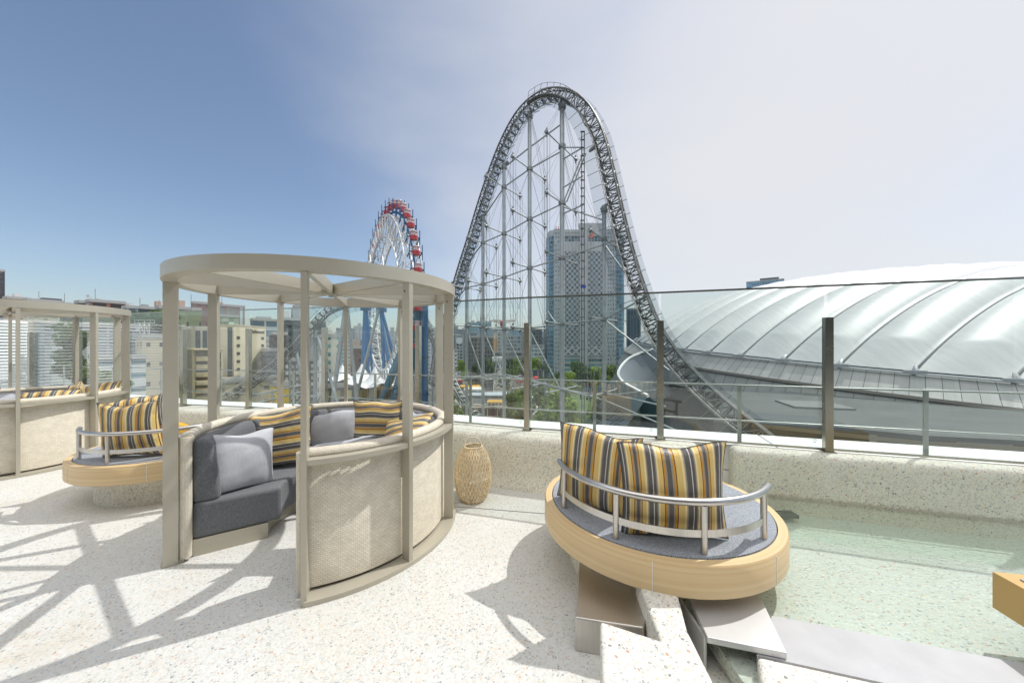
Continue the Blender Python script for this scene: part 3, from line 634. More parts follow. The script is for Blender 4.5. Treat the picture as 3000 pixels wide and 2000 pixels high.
cushion('cushion','striped cushion at the photo edge of the left daybed', M['stripeH'], (-7.05,4.55,.80), .50,.44,.17, R_(20), R_(-14), R_(0), group=gD, seed=14)

# ---------------------------------------------------------------- round wooden seats with steel back rail
def make_seat(loc, rz, label):
    t = empty('round_bench', loc, label, 'round bench', 'round wooden seats with steel back rails', rz)
    Rs = .79
    m = MB(); m.sweep(ring_frames(0,0,0,0,2*PI*119/120,120,0), [(.40,.272),(Rs-.012,.272),(Rs,.284),(Rs,.440),(Rs-.008,.450),(Rs-.055,.452),(Rs-.055,.40),(.40,.40)], closed=True)
    rim = m.build('wood_rim', M['wood'], t, smooth=40)
    for a in (-172,-112,-60,8,68,128):                       # joints of the veneer panels
        aa = R_(a-rz*180/PI); d = Vector((math.cos(aa), math.sin(aa), 0)); q = MB()
        q.bar(d*(Rs+.0008)+Vector((0,0,.285)), d*(Rs+.0008)+Vector((0,0,.441)), .004, .003, up=d); q.build('joint', M['ledge'], rim)
    m = MB(); m.tube([(0,0,.41),(0,0,.456)], [Rs-.057, Rs-.062], 120); m.build('seat_pad', M['padgrey'], t, smooth=30)
    m = MB(); m.sweep(ring_frames(0,0,0,0,2*PI*79/80,80,0), [(.2,0),(.60,0),(.60,.2715),(.2,.2715)], closed=True); m.build('pebble_pedestal', M['wall'], t, smooth=40)
    rr = .69; off = -rz*0
    for a in (-167,-128.5,-90,-51.5):
        aa = R_(a); d = Vector((math.cos(aa), math.sin(aa), 0))*rr
        m = MB(); m.tube([d+Vector((0,0,.455)), d+Vector((0,0,.718))], .0175, 14); m.build('rail_post', M['steel'], t, smooth=50)
    m = MB(); ar = [R_(-178+ (178-43)*i/40) for i in range(41)]
    pts = [Vector((math.cos(x)*rr, math.sin(x)*rr, .735)) for x in ar]
    m.tube(pts, .0205, 16); m.build('back_rail', M['steel'], t, smooth=50)
    m = MB(); m.sweep(ring_frames(0,0,rr,R_(-167),R_(-51.5),36,.565), [(-.003,-.02),(.003,-.02),(.003,.02),(-.003,.02)]); m.build('flat_band', M['steel'], t, smooth=50)
    return t
S1 = (1.035, 2.58)
make_seat((S1[0], S1[1], 0), 0, 'round maple seat with striped cushions beside the pool in the right foreground')
make_seat((-3.87, 4.02, 0), R_(41), 'round maple seat between the two daybeds')
gS = 'cushions on the round seats'
cushion('cushion','right-hand upright striped cushion against the rail of the near round seat', M['stripeV'], (.935,2.055,.735), .60,.575,.19, R_(-9), R_(4), R_(-3), group=gS, seed=21, ears=.09)
cushion('cushion','left-hand upright striped cushion behind the rail of the near round seat', M['stripeV'], (.585,2.42,.725), .58,.56,.19, R_(-33), R_(2), R_(4), group=gS, seed=22)
cushion('cushion','plain yellow cushion hidden behind the striped ones, seen reflected in the glass', M['yellow'], (.80,2.62,.655), .46,.40,.16, R_(165), R_(14), 0, group=gS, seed=23)
cushion('cushion','teal cushion hidden behind the striped ones, seen reflected in the glass', M['teal'], (1.17,2.36,.63), .44,.36,.15, R_(195), R_(10), 0, group=gS, seed=24)
cushion('cushion','front striped cushion on the round seat between the daybeds', M['stripeV'], (-3.83,3.52,.735), .57,.56,.19, R_(4), R_(4), R_(-2), group=gS, seed=25)
cushion('cushion','rear striped cushion on the round seat between the daybeds', M['stripeV'], (-4.10,3.84,.735), .56,.56,.18, R_(24), R_(0), R_(-8), group=gS, seed=26)
cushion('cushion','bright yellow cushion on the round seat behind the daybed post', M['yellow'], (-3.56,3.70,.60), .44,.34,.16, R_(-16), R_(-10), R_(8), group=gS, seed=27)

# corner of a square wooden bench at the right edge
t = empty('square_bench', (2.40,1.752,0), 'square-cornered wooden bench cut off by the right edge', 'bench', rz=R_(-11))
m = MB(); prism(m, [(0,-1.1),(1.3,-1.1),(1.3,0),(0,0)], .272, .45); o = m.build('wood_body', wood('oak_veneer', (.64,.42,.15), (.55,.33,.10)), t)
for p in o.data.polygons: pass
m = MB(); prism(m, [(.055,-1.05),(1.25,-1.05),(1.25,-.055),(.055,-.055)], .44, .456); m.build('seat_pad', M['padgrey'], t)
m = MB(); prism(m, [(.2,-.9),(1.1,-.9),(1.1,-.2),(.2,-.2)], .0, .2715); m.build('pedestal', M['poolwall'], t)

# ---------------------------------------------------------------- rattan lanterns
def lantern(loc, label, rz=0):
    t = empty('rattan_lantern', loc, label, 'lantern', 'rattan lanterns', rz)
    prof = [(.105,0),(.135,.03),(.165,.10),(.182,.20),(.183,.28),(.172,.37),(.145,.46),(.105,.525),(.09,.54)]
    def rad(z):
        for (r0,z0),(r1,z1) in zip(prof, prof[1:]):
            if z0 <= z <= z1: return r0+(r1-r0)*(z-z0)/(z1-z0)
        return prof[-1][0]
    for sgn, nm, n in ((1,'woven_strands',32),(-1,'woven_strands',32)):
        m = MB()
        for k in range(n):
            a0 = 2*PI*k/n; pts = []
            for i in range(21):
                z = .54*i/20; a = a0+sgn*1.25*i/20; r = rad(z)+sgn*.003
                pts.append((r*math.cos(a), r*math.sin(a), z))
            m.tube(pts, .0050, 5)
        m.build(nm, M['rattan'], t, smooth=60)
    for r, z, q in ((.108,.006,.011),(.093,.542,.010),(.186,.25,.004)):
        m = MB(); m.tube([(r*math.cos(2*PI*i/32), r*math.sin(2*PI*i/32), z) for i in range(32)], q, 6, closed=True)
        m.build('hoop', M['rattan'], t, smooth=60)
    m = MB(); m.tube([(.09*math.cos(x), .035*math.sin(x), .54+.085*math.sin(x)) for x in [PI*i/16 for i in range(17)]], .008, 8); m.build('handle', simple('pale_rattan', (.72,.62,.48), .6), t, smooth=60)
    m = MB(); m.tube([(0,0,.012),(0,0,.17)], .045, 14); m.build('candle_glass', simple('candle_cup', (.70,.62,.50), .3), t, smooth=40)
lantern((-.40,3.60,0), 'woven rattan lantern with a loop handle by the parapet right of the daybed', R_(25))
lantern((-4.93,4.88,0), 'rattan lantern mostly hidden behind the cushions of the left round seat', R_(-20))

# ---------------------------------------------------------------- louvre wall on the left of the terrace
t = empty('louvre_wall', (-16,0,0), 'tall white louvre screen at the far left edge of the terrace', 'screen wall')
NL = 24
for i in range(NL):
    z = .05+i*.098; m = MB()
    m.sweep([(Vector((0,y,z)), Vector((1,0,0)), Vector((0,0,1))) for y in (-14,11.55)], [(0,0),(.075,-.035),(.08,-.02),(.02,.048),(0,.05)]); m.build('slat', M['louvre'], t)
m = MB()
for y in (-10,-6,-2,2,6,10.6): m.box((-.08,y-.03,-.3),(-.01,y+.03,2.42))
m.build('upright_frame', M['dark'], t)

# ================================================================ the city beyond
GZ = -33.4
def cz(py, Y): return EYE-(py-HZ)/F*Y
def cx(px, Y): return (px-1500)/F*Y
m = MB(); m.add([(-4900,-900,GZ),(4900,-900,GZ),(4900,6900,GZ),(-4900,6900,GZ)], [(0,1,2,3)])
gm = simple('city_ground', (.11,.115,.105), .85, var=.35, scale=.02)
tag(m.build('ground', gm), kind='structure')
def strip(name, px0, px1, Y0, Y1, mt, dz=.02, kind='structure'):
    m = MB(); a = cx(px0, (Y0+Y1)/2); b = cx(px1, (Y0+Y1)/2); m.add([(a,Y0,GZ+dz),(b,Y0,GZ+dz),(b,Y1,GZ+dz),(a,Y1,GZ+dz)], [(0,1,2,3)])
    return tag(m.build(name, mt), kind=kind)
strip('plaza', 1250, 1620, 120, 262, simple('plaza_paving', (.36,.33,.29), .8, var=.15, scale=.12), .03)
strip('lawn', 1600, 1860, 140, 250, simple('lawn_green', (.07,.12,.035), .9, var=.3, scale=.15), .035)
strip('road', 900, 1900, 263, 280, simple('asphalt', (.06,.06,.062), .8, var=.1, scale=.2), .04)

# ---------------- steel coaster
ms_dark = simple('coaster_dark_steel', (.135,.14,.135), .45, .35, var=.2, scale=1.5)
ms_mid = simple('coaster_grey_steel', (.24,.255,.25), .42, .35, var=.12, scale=1.2)
ms_lt = simple('coaster_galvanised', (.39,.41,.405), .4, .45, var=.12, scale=.8)
ms_rail = simple('coaster_running_rail', (.33,.33,.31), .35, .6, var=.1)
net = clear('catch_net', (.76,.79,.81), .5, 1.2, boost=2.5, gcol=(.5,.53,.56))
coaster = empty('roller_coaster', P(1645,1600,61), 'tall grey steel roller coaster with a giant arched hill rising behind the glass', 'roller coaster')
CO = Vector(coaster.location)
def put(o): o.parent = coaster; o.matrix_parent_inverse = Matrix.Translation(-CO); return o
def catmull(ps, step):
    out = []; ps = [ps[0]*2-ps[1]]+ps+[ps[-1]*2-ps[-2]]
    for i in range(1, len(ps)-2):
        a, b, c, d = ps[i-1:i+3]; n = max(2, int((c-b).length/step*2))
        for k in range(n):
            t = k/n; out.append(.5*((2*b)+(c-a)*t+(2*a-5*b+4*c-d)*t*t+(3*b-a-3*c+d)*t**3))
    out.append(ps[-2])
    res = [out[0]]; acc = 0
    for p, q in zip(out, out[1:]):
        seg = (q-p).length
        while acc+seg >= step:
            t = (step-acc)/seg; p = p.lerp(q, t); res.append(p.copy()); seg = (q-p).length; acc = 0
        acc += seg
    return res
def track(ctrl, step, wid, dep, sidefn, netside=(1,1), rr=.10, label=None, nets=(0,1)):
    pts = catmull(ctrl, step); fr = []
    for i, p in enumerate(pts):
        t = (pts[min(i+1,len(pts)-1)]-pts[max(i-1,0)]).normalized()
        s = sidefn(i/(len(pts)-1)); s = (s-t*s.dot(t)).normalized(); u = s.cross(t)
        if u.z < 0 and abs(t.z) < .9: u = -u
        fr.append([p, t, s, u])
    for i in range(1, len(fr)):
        if fr[i][3].dot(fr[i-1][3]) < 0: fr[i][3] = -fr[i][3]
    rails = MB(); rails.tube([p+s*wid/2 for p,t,s,u in fr], rr, 6); put(rails.build('running_rail', ms_rail, smooth=60))
    rails = MB(); rails.tube([p-s*wid/2 for p,t,s,u in fr], rr, 6); put(rails.build('running_rail', ms_rail, smooth=60))
    spine = MB()
    w2 = wid*.62
    for sg in (-1, 1): spine.tube([p+s*sg*w2/2-u*dep for p,t,s,u in fr], rr*1.5, 6)
    for i in range(len(fr)):
        p,t,s,u = fr[i]
        c = [p+s*wid/2, p-s*wid/2, p-s*w2/2-u*dep, p+s*w2/2-u*dep]
        for a in range(4): spine.tube([c[a], c[(a+1)%4]], rr*.95, 4, cap=False)
        spine.tube([p+s*wid*.25, p-s*wid*.25], rr*2.2, 4)
        if i+1 < len(fr):
            p1,t1,s1,u1 = fr[i+1]; d = [p1+s1*wid/2, p1-s1*wid/2, p1-s1*w2/2-u1*dep, p1+s1*w2/2-u1*dep]
            k = i % 2
            for a, b in ((1,2),(3,0),(2,3),(0,1)): spine.tube([c[a] if k else c[b], d[b] if k else d[a]], rr*.75, 4, cap=False)
    put(spine.build('lattice_box_truss', ms_dark, smooth=60))
    # inspection stairs and catch nets on their posts along both sides
    i0, i1 = int(nets[0]*(len(fr)-1)), int(nets[1]*(len(fr)-1))
    for sg, on in ((1, netside[0]), (-1, netside[1])):
        if not on: continue
        st = MB(); nn = MB(); pl = []
        for i in range(i0, i1+1):
            p,t,s,u = fr[i]
            a = p+s*sg*wid*.5; b = p+s*sg*(wid*.5+.6)+u*(.1 if sg < 0 else -.2); c = p+s*sg*(wid*.5+.9)+(u*2.0 if sg < 0 else -u*2.3)
            pl.append((a, b, c))
            if i % 2 == 0: st.tube([a, b], .05, 4); st.tube([b, c], .045, 4)
            if i+1 <= i1:
                p1,t1,s1,u1 = fr[i+1]; b1 = p1+s1*sg*(wid*.5+.75); a1 = p1+s1*sg*wid*.5
                st.tube([b, b1], .045, 4, cap=False)
                if i % 2: st.tube([a, b1], .035, 4, cap=False)
        put(st.build('net_frame', ms_dark, smooth=60))
        vs = [q for b in pl for q in (b[1], b[2])]
        nn.add(vs, [(2*i, 2*i+1, 2*i+3, 2*i+2) for i in range(len(pl)-1)]); put(nn.build('catch_net', net))
    return fr
S3 = Vector((.60, .80, 0))
big = [P(1262,1130,79),P(1272,1060,78),P(1290,985,77),P(1316,895,75.5),P(1345,800,74),P(1378,700,72),P(1412,590,70),P(1447,490,68),P(1485,398,66.3),P(1530,322,64.6),P(1580,280,63.2),P(1622,270,62),P(1668,281,60.8),P(1712,322,59.6),P(1748,395,58.2),P(1775,500,56.6),P(1799,610,55),P(1828,730,53.2),P(1862,842,51.3),P(1905,952,49),P(1958,1040,46.6),P(2030,1130,44),P(2110,1212,41.5),P(2190,1280,39),P(2300,1370,36.5)]
def slim(p):
    px = 1500+p.x/p.y*F; py = HZ-(p.z-EYE)/p.y*F; d = abs(px-1625); k = .95 if d < 320 else .95+.05*min(1, (d-320)/200)
    return P(1625+(px-1625)*k, py+22*max(0, 1-(py-270)/520), p.y)
big = [slim(p) for p in big]
frb = track(big, 1.25, 1.6, 1.75, lambda t: S3, (1,1), .105)
# the lower hill on the left, its dive and the run-out to the right
S4 = Vector((.35,.94,0))
low = [P(520,1232,62),P(620,1185,66),P(700,1140,70),P(790,1075,74),P(860,1015,77),P(915,950,80),P(960,905,82),P(1010,886,84),P(1070,876,86),P(1130,874,88),P(1190,888,89),P(1235,920,90),P(1268,975,90),P(1295,1040,88),P(1322,1100,84),P(1352,1160,80),P(1395,1210,76),P(1450,1262,72),P(1520,1320,68)]
track(low, 1.35, 1.5, 1.3, lambda t: S4.lerp(Vector((.8,.6,0)), min(1, max(0, t*1.6-.6))), (1,1), .10)
# masts with collars, tie beams, outriggers and stays
def mast(px, pyt, Y, r, collars):
    r *= .85; o = MB(); top = P(px, pyt, Y); o.tube([top, (top.x, top.y, GZ)], r, 12); mo = put(o.build('mast', ms_lt, smooth=50))
    for py in collars:
        z = cz(py, Y); q = MB(); q.tube([(top.x,top.y,z-.35),(top.x,top.y,z-.3),(top.x,top.y,z+.3),(top.x,top.y,z+.35)], [r,r*1.55,r*1.55,r], 12)
        k = q.build('collar', ms_mid, smooth=40); k.parent = mo; k.matrix_parent_inverse = Matrix.Translation(-CO)
        k.matrix_parent_inverse = mo.matrix_parent_inverse.copy(); k.matrix_parent_inverse = Matrix.Identity(4); k.parent = mo; k.matrix_parent_inverse = Matrix.Identity(4)
    return top
def fixkids():
    bpy.context.view_layer.update()
MST = [  # px, top, Y, radius, node rows (photo y)
    (1367,776,73.0,.36,[843,955,1110]),
    (1415,629,70.5,.38,[711,832,957,1100]),
    (1477,477,67.6,.40,[548,684,812,965,1106]),
    (1552,328,64.6,.44,[495,642,785,962,1130]),
    (1647,300,61.6,.50,[430,595,756,948,1140]),
    (1770,602,56.2,.42,[700,935,1150]),
]
for px, top, Y, r, rows in MST: mast(px, top, Y, r, rows+[top+14])
perp = Vector((.60,.80,0))
nodes = {}
tips = {}
for mi, (px, top, Y, r, rows) in enumerate(MST):
    for ri, py in enumerate(rows):
        n_ = P(px, py, Y); nodes[(mi, ri)] = n_
        for sg, L_ in ((1, 5.2), (-1, 5.2)):
            e = n_+perp*sg*L_*(.8 if mi < 2 else 1)+Vector((0,0,.0)); tips[(mi, ri, sg)] = e
            q = MB(); q.tube([n_, e], .11, 8); put(q.build('outrigger', ms_lt, smooth=50))
            q = MB(); q.tube([e-perp*sg*.5, e+perp*sg*.1, e+perp*sg*.4], [.13,.34,.24], 8); q.tube([e+Vector((0,0,-.7)), e+Vector((0,0,.7))], .16, 6); put(q.build('pulley_block', ms_mid, smooth=50))
cab = MB()
def stay(a, b, r=.035): cab.tube([a, b], r, 4, cap=False)
for mi, (px, top, Y, r, rows) in enumerate(MST):
    tp = P(px, top, Y)
    for ri in range(len(rows)):
        for sg in (1, -1):
            up = tips[(mi, ri-1, sg)] if ri else tp
            for off in (-.45, .1, .5): stay(up+Vector((off*(1 if ri else .1),0,0)), tips[(mi, ri, sg)]+Vector((off,0,0)), .028)
            stay(tips[(mi, ri, sg)], (tips[(mi, ri, sg)].x, tips[(mi, ri, sg)].y, GZ), .02)
    for ri in range(len(rows)-1):
        stay(nodes[(mi, ri)]+Vector((0,0,0)), tips[(mi, ri+1, 1)]); stay(nodes[(mi, ri)], tips[(mi, ri+1, -1)])
for mi in range(len(MST)-1):
    ra, rb = MST[mi][4], MST[mi+1][4]
    for ri in range(min(len(ra), len(rb))):
        for rj in (ri, ri+1):
            if rj < len(rb):
                stay(nodes[(mi, ri)], nodes[(mi+1, rj)], .03)
                stay(tips[(mi, ri, 1)], nodes[(mi+1, rj)], .022); stay(nodes[(mi, ri)], tips[(mi+1, rj, -1)], .022)
put(cab.build('wire_stays', ms_mid))
TIE = [((1415,711),(1367,776)),((1477,548),(1552,495)),((1477,684),(1552,642)),((1415,832),(1477,812)),((1415,711),(1477,684)),((1367,843),(1415,832)),
       ((1415,640),(1477,548)),((1482,487),(1552,432)),((1552,432),(1647,362)),((1552,495),(1647,442)),((1552,642),(1647,597)),((1552,785),(1647,756)),((1477,812),(1552,785)),
       ((1330,880),(1367,843)),((1367,776),(1415,711)),((1367,955),(1415,957)),((1415,957),(1477,965)),((1477,965),(1552,962)),((1552,962),(1647,948)),((1647,948),(1770,935)),
       ((1366,1110),(1477,1098)),((1477,1106),(1552,1116)),((1477,1095),(1647,1140)),((1647,1140),(1770,1160)),((1552,1112),(1770,1172)),((1770,1150),(1950,1190)),
       ((1647,605),(1768,645)),((1647,756),(1768,716)),((1770,716),(1862,842)),((1770,935),(1890,872)),((1770,935),(1960,1085)),((1770,1160),(1940,1140)),((1770,1172),(1985,1262)),
       ((1600,905),(1647,975)),((1415,965),(1477,1105)),((1367,965),(1415,1105)),((1477,970),(1552,1120)),((1552,968),(1647,1150)),((1647,432),(1708,432)),((1652,465),(1708,432)),((1652,548),(1708,515)),((1652,625),(1708,600)),((1708,450),(1652,590)),((1716,450),(1660,592))]
ydep = lambda x: 73-(x-1367)*(73-56.2)/(1770-1367)
for (a, b), (c_, d_) in TIE:
    q = MB(); q.tube([P(a,b,ydep(a)), P(c_,d_,ydep(c_))], .13, 8); put(q.build('tie_beam', ms_lt, smooth=50))
# thin lift mast with ladder
q = MB(); X_ = P(1708, 385, 58.8)
for dx in (-.22, .22): q.tube([(X_.x+dx, X_.y, X_.z), (X_.x+dx, X_.y, GZ)], .09, 6)
zz = X_.z
while zz > -14: q.box((X_.x-.42, X_.y-.15, zz-.12), (X_.x+.3, X_.y+.15, zz)); zz -= 1.35
put(q.build('ladder_mast', ms_dark))
q = MB(); c_ = P(1709, 841, 58.5); q.box((c_.x-.5,c_.y-.4,c_.z-.2),(c_.x+.35,c_.y-.3,c_.z+.25)); put(q.build('blue_number_plate', simple('sign_blue', (.01,.05,.35), .4)))
# heavy brackets where the masts meet the track
for px, py, Y, s_ in ((1645,300,61.6,1.0),(1768,606,56.2,.8),(1735,436,58.4,.9),(1477,482,67.6,.9),(1552,330,64.6,.9),(1862,850,51.6,.9),(1415,632,70.4,.8),(1367,778,72.8,.7)):
    q = MB(); c_ = P(px, py, Y); q.tube([c_+Vector((-.5*s_,0,-.5*s_)), c_, c_+Vector((.9*s_,0,.55*s_))], [.25*s_,.42*s_,.3*s_], 8); put(q.build('track_bracket', ms_mid, smooth=40))
# crest platform with railing
q = MB(); pf = []
for i, (p,t,s,u) in enumerate(frb):
    if .44 < i/len(frb) < .57: pf.append(p-s*1.6+u*.1)
for a, b in zip(pf, pf[1:]):
    q.bar(a, b, .9, .12); q.tube([a+Vector((0,-.4,0)), a+Vector((0.25,-.4,1.9))], .045, 4); q.tube([a+Vector((.25,-.4,1.9)), b+Vector((.25,-.4,1.9))], .04, 4); q.tube([a+Vector((.1,-.4,1)), b+Vector((.1,-.4,1))], .03, 4)
put(q.build('crest_walkway', ms_dark))
# inclined grey legs under the low hill
for (a, b, Y), (c_, d_, Y2), r in (((925,965,80),(922,1260,80),.42),((930,985,80),(968,1110,79),.34),((868,1030,77),(885,1120,77),.34),((1012,905,84),(985,1100,83),.5),((1018,905,84),(1042,1140,86),.4),((1110,905,88),(1050,1140,87),.34),((1268,1000,90),(1270,1260,88),.34)):
    q = MB(); q.tube([P(a,b,Y), P(c_,d_,Y2)], r, 10); lo = P(c_,d_,Y2)
    if d_ < 1200: q.tube([lo, lo+(lo-P(a,b,Y)).normalized()*14], r, 10)
    put(q.build('support_leg', ms_lt, smooth=50))

# ---------------- hubless Ferris wheel
wy = simple('wheel_white', (.62,.63,.62), .4, .2, var=.08); wb = simple('wheel_blue', (.012,.085,.20), .45, var=.15); wt = simple('leg_teal_blue', (.010,.115,.19), .4, var=.15)
wr = simple('gondola_red', (.42,.03,.035), .35, var=.1); wp = simple('gondola_pale', (.62,.46,.46), .3, var=.1)
WC = P(1137, 893, 109); WD = Vector((.545,-.838,0)).normalized(); WN = Vector((-WD.y, WD.x, 0))
wheel = empty('ferris_wheel', WC, 'hubless white lattice Ferris wheel with red gondolas seen nearly edge-on', 'Ferris wheel')
def wp_(r, a, off=0): return WD*(r*math.cos(a))+Vector((0,0,r*math.sin(a)))+WN*off
def wput(m, name, mt, sm=60):
    o = m.build(name, mt, wheel, smooth=sm); return o
for off in (-2.1, 2.1):
    for r, q_ in ((26.4,.22),(20.2,.30)):
        m = MB(); m.tube([wp_(r, 2*PI*i/96, off) for i in range(96)], q_, 8, closed=True); wput(m, 'rim_tube', wy)
for off in (-2.1, 2.1):
    m = MB()
    for i in range(48):
        a = 2*PI*i/48; b = 2*PI*(i+.5)/48; c_ = 2*PI*(i+1)/48
        m.tube([wp_(20.2,a,off), wp_(26.4,b,off)], .13, 5, cap=False); m.tube([wp_(26.4,b,off), wp_(20.2,c_,off)], .13, 5, cap=False)
    wput(m, 'rim_lattice', wy)
m = MB()
for i in range(48):
    a = 2*PI*i/48; b = 2*PI*(i+1)/48
    for r in (26.4, 20.2):
        m.tube([wp_(r,a,-2.1), wp_(r,a,2.1)], .10, 5, cap=False); m.tube([wp_(r,a,-2.1), wp_(r,b,2.1)], .08, 4, cap=False)
wput(m, 'cross_bracing', wy)
m = MB(); m.tube([wp_(27.6, 2*PI*i/96, 0) for i in range(96)], .22, 6, closed=True); wput(m, 'drive_rim', wb)
NG = 40
for i in range(NG):
    a = 2*PI*(i+.3)/NG; c_ = wp_(29.6, a); 
    arm = MB(); arm.tube([wp_(26.8, a, -1.5), wp_(29.4, a, -1.5)], .15, 5); arm.tube([wp_(26.8, a, 1.5), wp_(29.4, a, 1.5)], .15, 5); arm.tube([wp_(29.3,a,-1.7), wp_(29.3,a,1.7)], .16, 6); arm.tube([wp_(27.4,a-.04,0), wp_(27.4,a+.04,0)], .3, 5)
    for sg in (-1,1): arm.tube([wp_(29.3,a,1.6*sg)+Vector((0,0,-1.9)), wp_(29.3,a,1.6*sg)+Vector((0,0,1.9))], .12, 4)
    ao = wput(arm, 'gondola_arm', wb)
    g = MB(); n8 = 10
    g.sweep([(Vector((0,0,z)), Vector((1,0,0)), Vector((0,1,0))) for z in (-1.0,-.9,0)], [(1.0*math.cos(2*PI*k/n8), 1.0*math.sin(2*PI*k/n8)) for k in range(n8)]) 
    go = g.build('gondola', wr, wheel, smooth=40); go.location = c_+Vector((0,0,.05))
    g = MB(); 
    for k in range(5): an = 2*PI*k/5; g.tube([(1.02*math.cos(an),1.02*math.sin(an),0),(1.02*math.cos(an),1.02*math.sin(an),1.0)], .06, 4)
    g.tube([(0,0,.98),(0,0,1.1),(0,0,1.25)], [1.0,.95,.3], 10); g.tube([(0,0,.01),(0,0,.97)], .72, 8)
    r2 = g.build('gondola_cabin', wp, go, smooth=40)
# blue legs
legs = [((1072,908,118),[(1062,1140),(1080,1175),(1100,1160)],.55),((1118,912,112),[(1150,1130),(1128,1150),(1165,1090)],.5),((1243,880,86),[(1105,1200),(1135,1220),(1165,1215),(1185,1205)],.80)]
for (px, py, Y), feet, r in legs:
    t = empty('wheel_leg_cluster', P(px,1250,Y), 'cluster of splayed blue legs that holds the Ferris wheel, '+('farthest left' if px == 1072 else 'left of centre, the slimmer one' if px == 1118 else 'big teal one on the right'), 'support legs', 'blue leg clusters of the Ferris wheel')
    o0 = Vector(t.location)
    for k, (fx, fy) in enumerate(feet):
        f_ = P(fx, fy, Y-2+k*1.6); tp = P(px+k*3-4, py, Y); m = MB(); d = (f_-tp); f2 = tp+d*1.15
        m.tube([tp-o0, tp.lerp(f2,.5)-o0, f2-o0], [r*.8, r*1.15, r*.8], 10); m.build('leg', wt if px > 1200 else simple('leg_bright_blue', (.008,.12,.30), .4, var=.1), t, smooth=50)
    tp = P(px,py,Y)-o0; m = MB(); m.box((tp.x-r*2.6,tp.y-r*2,tp.z-.2),(tp.x+r*2.6,tp.y+r*2,tp.z+r*2.2)); m.build('leg_head', wt if px > 1200 else wb, t)
t = empty('blue_column', P(1245,1250,85), 'thick straight deep-blue column at the right edge of the Ferris wheel', 'column')
m = MB(); a = P(1245,880,85)-t.location; m.tube([a, Vector((0,0,-8))], .78, 14); m.build('shaft', wb, t, smooth=50)
m = MB()
for k in range(5): z = -1+k*4.4; m.tube([(0,0,z),(0,0,z+.5)], .92, 14)
m.build('collars', simple('column_collar', (.02,.06,.14), .5), t, smooth=50)

# ---------------- stadium with the white air-supported roof
R0 = 100.0; DCX, DCY, DE, DGX, DGY, DTH, DS, DO, DH, DN = 152.67, 131.16, -2.89+EYE, -.0314, .0675, .2702, -9.644, 25.49, 28.1, 2.664
dome = empty('domed_stadium', (DCX, DCY, GZ), 'huge stadium with a white quilted fabric dome filling the right background', 'stadium')
Dd = Vector((math.cos(DTH), math.sin(DTH), 0)); Dq = Vector((-Dd.y, Dd.x, 0)); DCv = Vector((DCX, DCY, 0))
def eave(x, y): return DE+DGX*(x-DCX)+DGY*(y-DCY)
def roofz(x, y, rr=None):
    rho = min(1, math.hypot(x-DCX, y-DCY)/R0); w = (Vector((x,y,0))-DCv).dot(Dq); v = (Vector((x,y,0))-DCv).dot(Dd)
    ph = (w-DO)/DS; bul = abs(math.sin(PI*ph))**.75
    ph2 = v/9.6; b2 = abs(math.sin(PI*ph2))**.8
    edge = 1-rho**DN
    e2 = min(1, (1-rho)*9)
    up = max(0, (v+64)/20); up = min(1, up)
    return eave(x, y)+DH*edge + 1.8*bul*min(1, (1-rho)*16) + .25*(b2-1)*e2*up
m = MB(); ws = [-99.6]; k = math.ceil((-99.6-DO)/DS)
wl = []
for k in range(-9, 15):
    a, b = DO+k*DS, DO+(k+1)*DS
    for i in range(12): wl.append(a+(b-a)*i/12)
wl = sorted(w for w in wl if abs(w) < 99.4); wl = [-99.8]+wl+[99.8]
NV = 220; vs = []; fs = []
for w in wl:
    Lk = math.sqrt(R0*R0-w*w)
    for i in range(NV+1):
        f = i/NV; v = -Lk*math.cos(PI*f)*.5-Lk*(1-2*f)*.5; p = Dd*v+Dq*w; vs.append((p.x, p.y, roofz(p.x+DCX, p.y+DCY)-GZ))
for a in range(len(wl)-1):
    for i in range(NV): q = a*(NV+1)+i; fs.append((q, q+1, q+NV+2, q+NV+1))
m.add(vs, fs)
mr_, tt, bb = mat('dome_membrane'); lk = tt.links.new
bb.inputs['Roughness'].default_value = .46; bb.inputs['Specular IOR Level'].default_value = .55
tcx = nd(tt, 'ShaderNodeTexCoord'); mpx = nd(tt, 'ShaderNodeMapping'); mpx.inputs['Rotation'].default_value = (0,0,-DTH); mpx.inputs['Scale'].default_value = (.25, .02, .02)
lk(tcx.outputs['Object'], mpx.inputs[0]); nx = nd(tt, 'ShaderNodeTexNoise', _Scale=6.0, _Detail=4.0); lk(mpx.outputs[0], nx.inputs['Vector'])
rx = ramp(tt, [(.3, (.48,.49,.49)), (.7, (.56,.565,.56))]); lk(nx.outputs['Fac'], rx.inputs[0]); lk(rx.outputs[0], bb.inputs['Base Color'])
o = m.build('fabric_roof', mr_, dome, smooth=180)
ms_c = simple('dome_cable', (.10,.11,.12), .5)
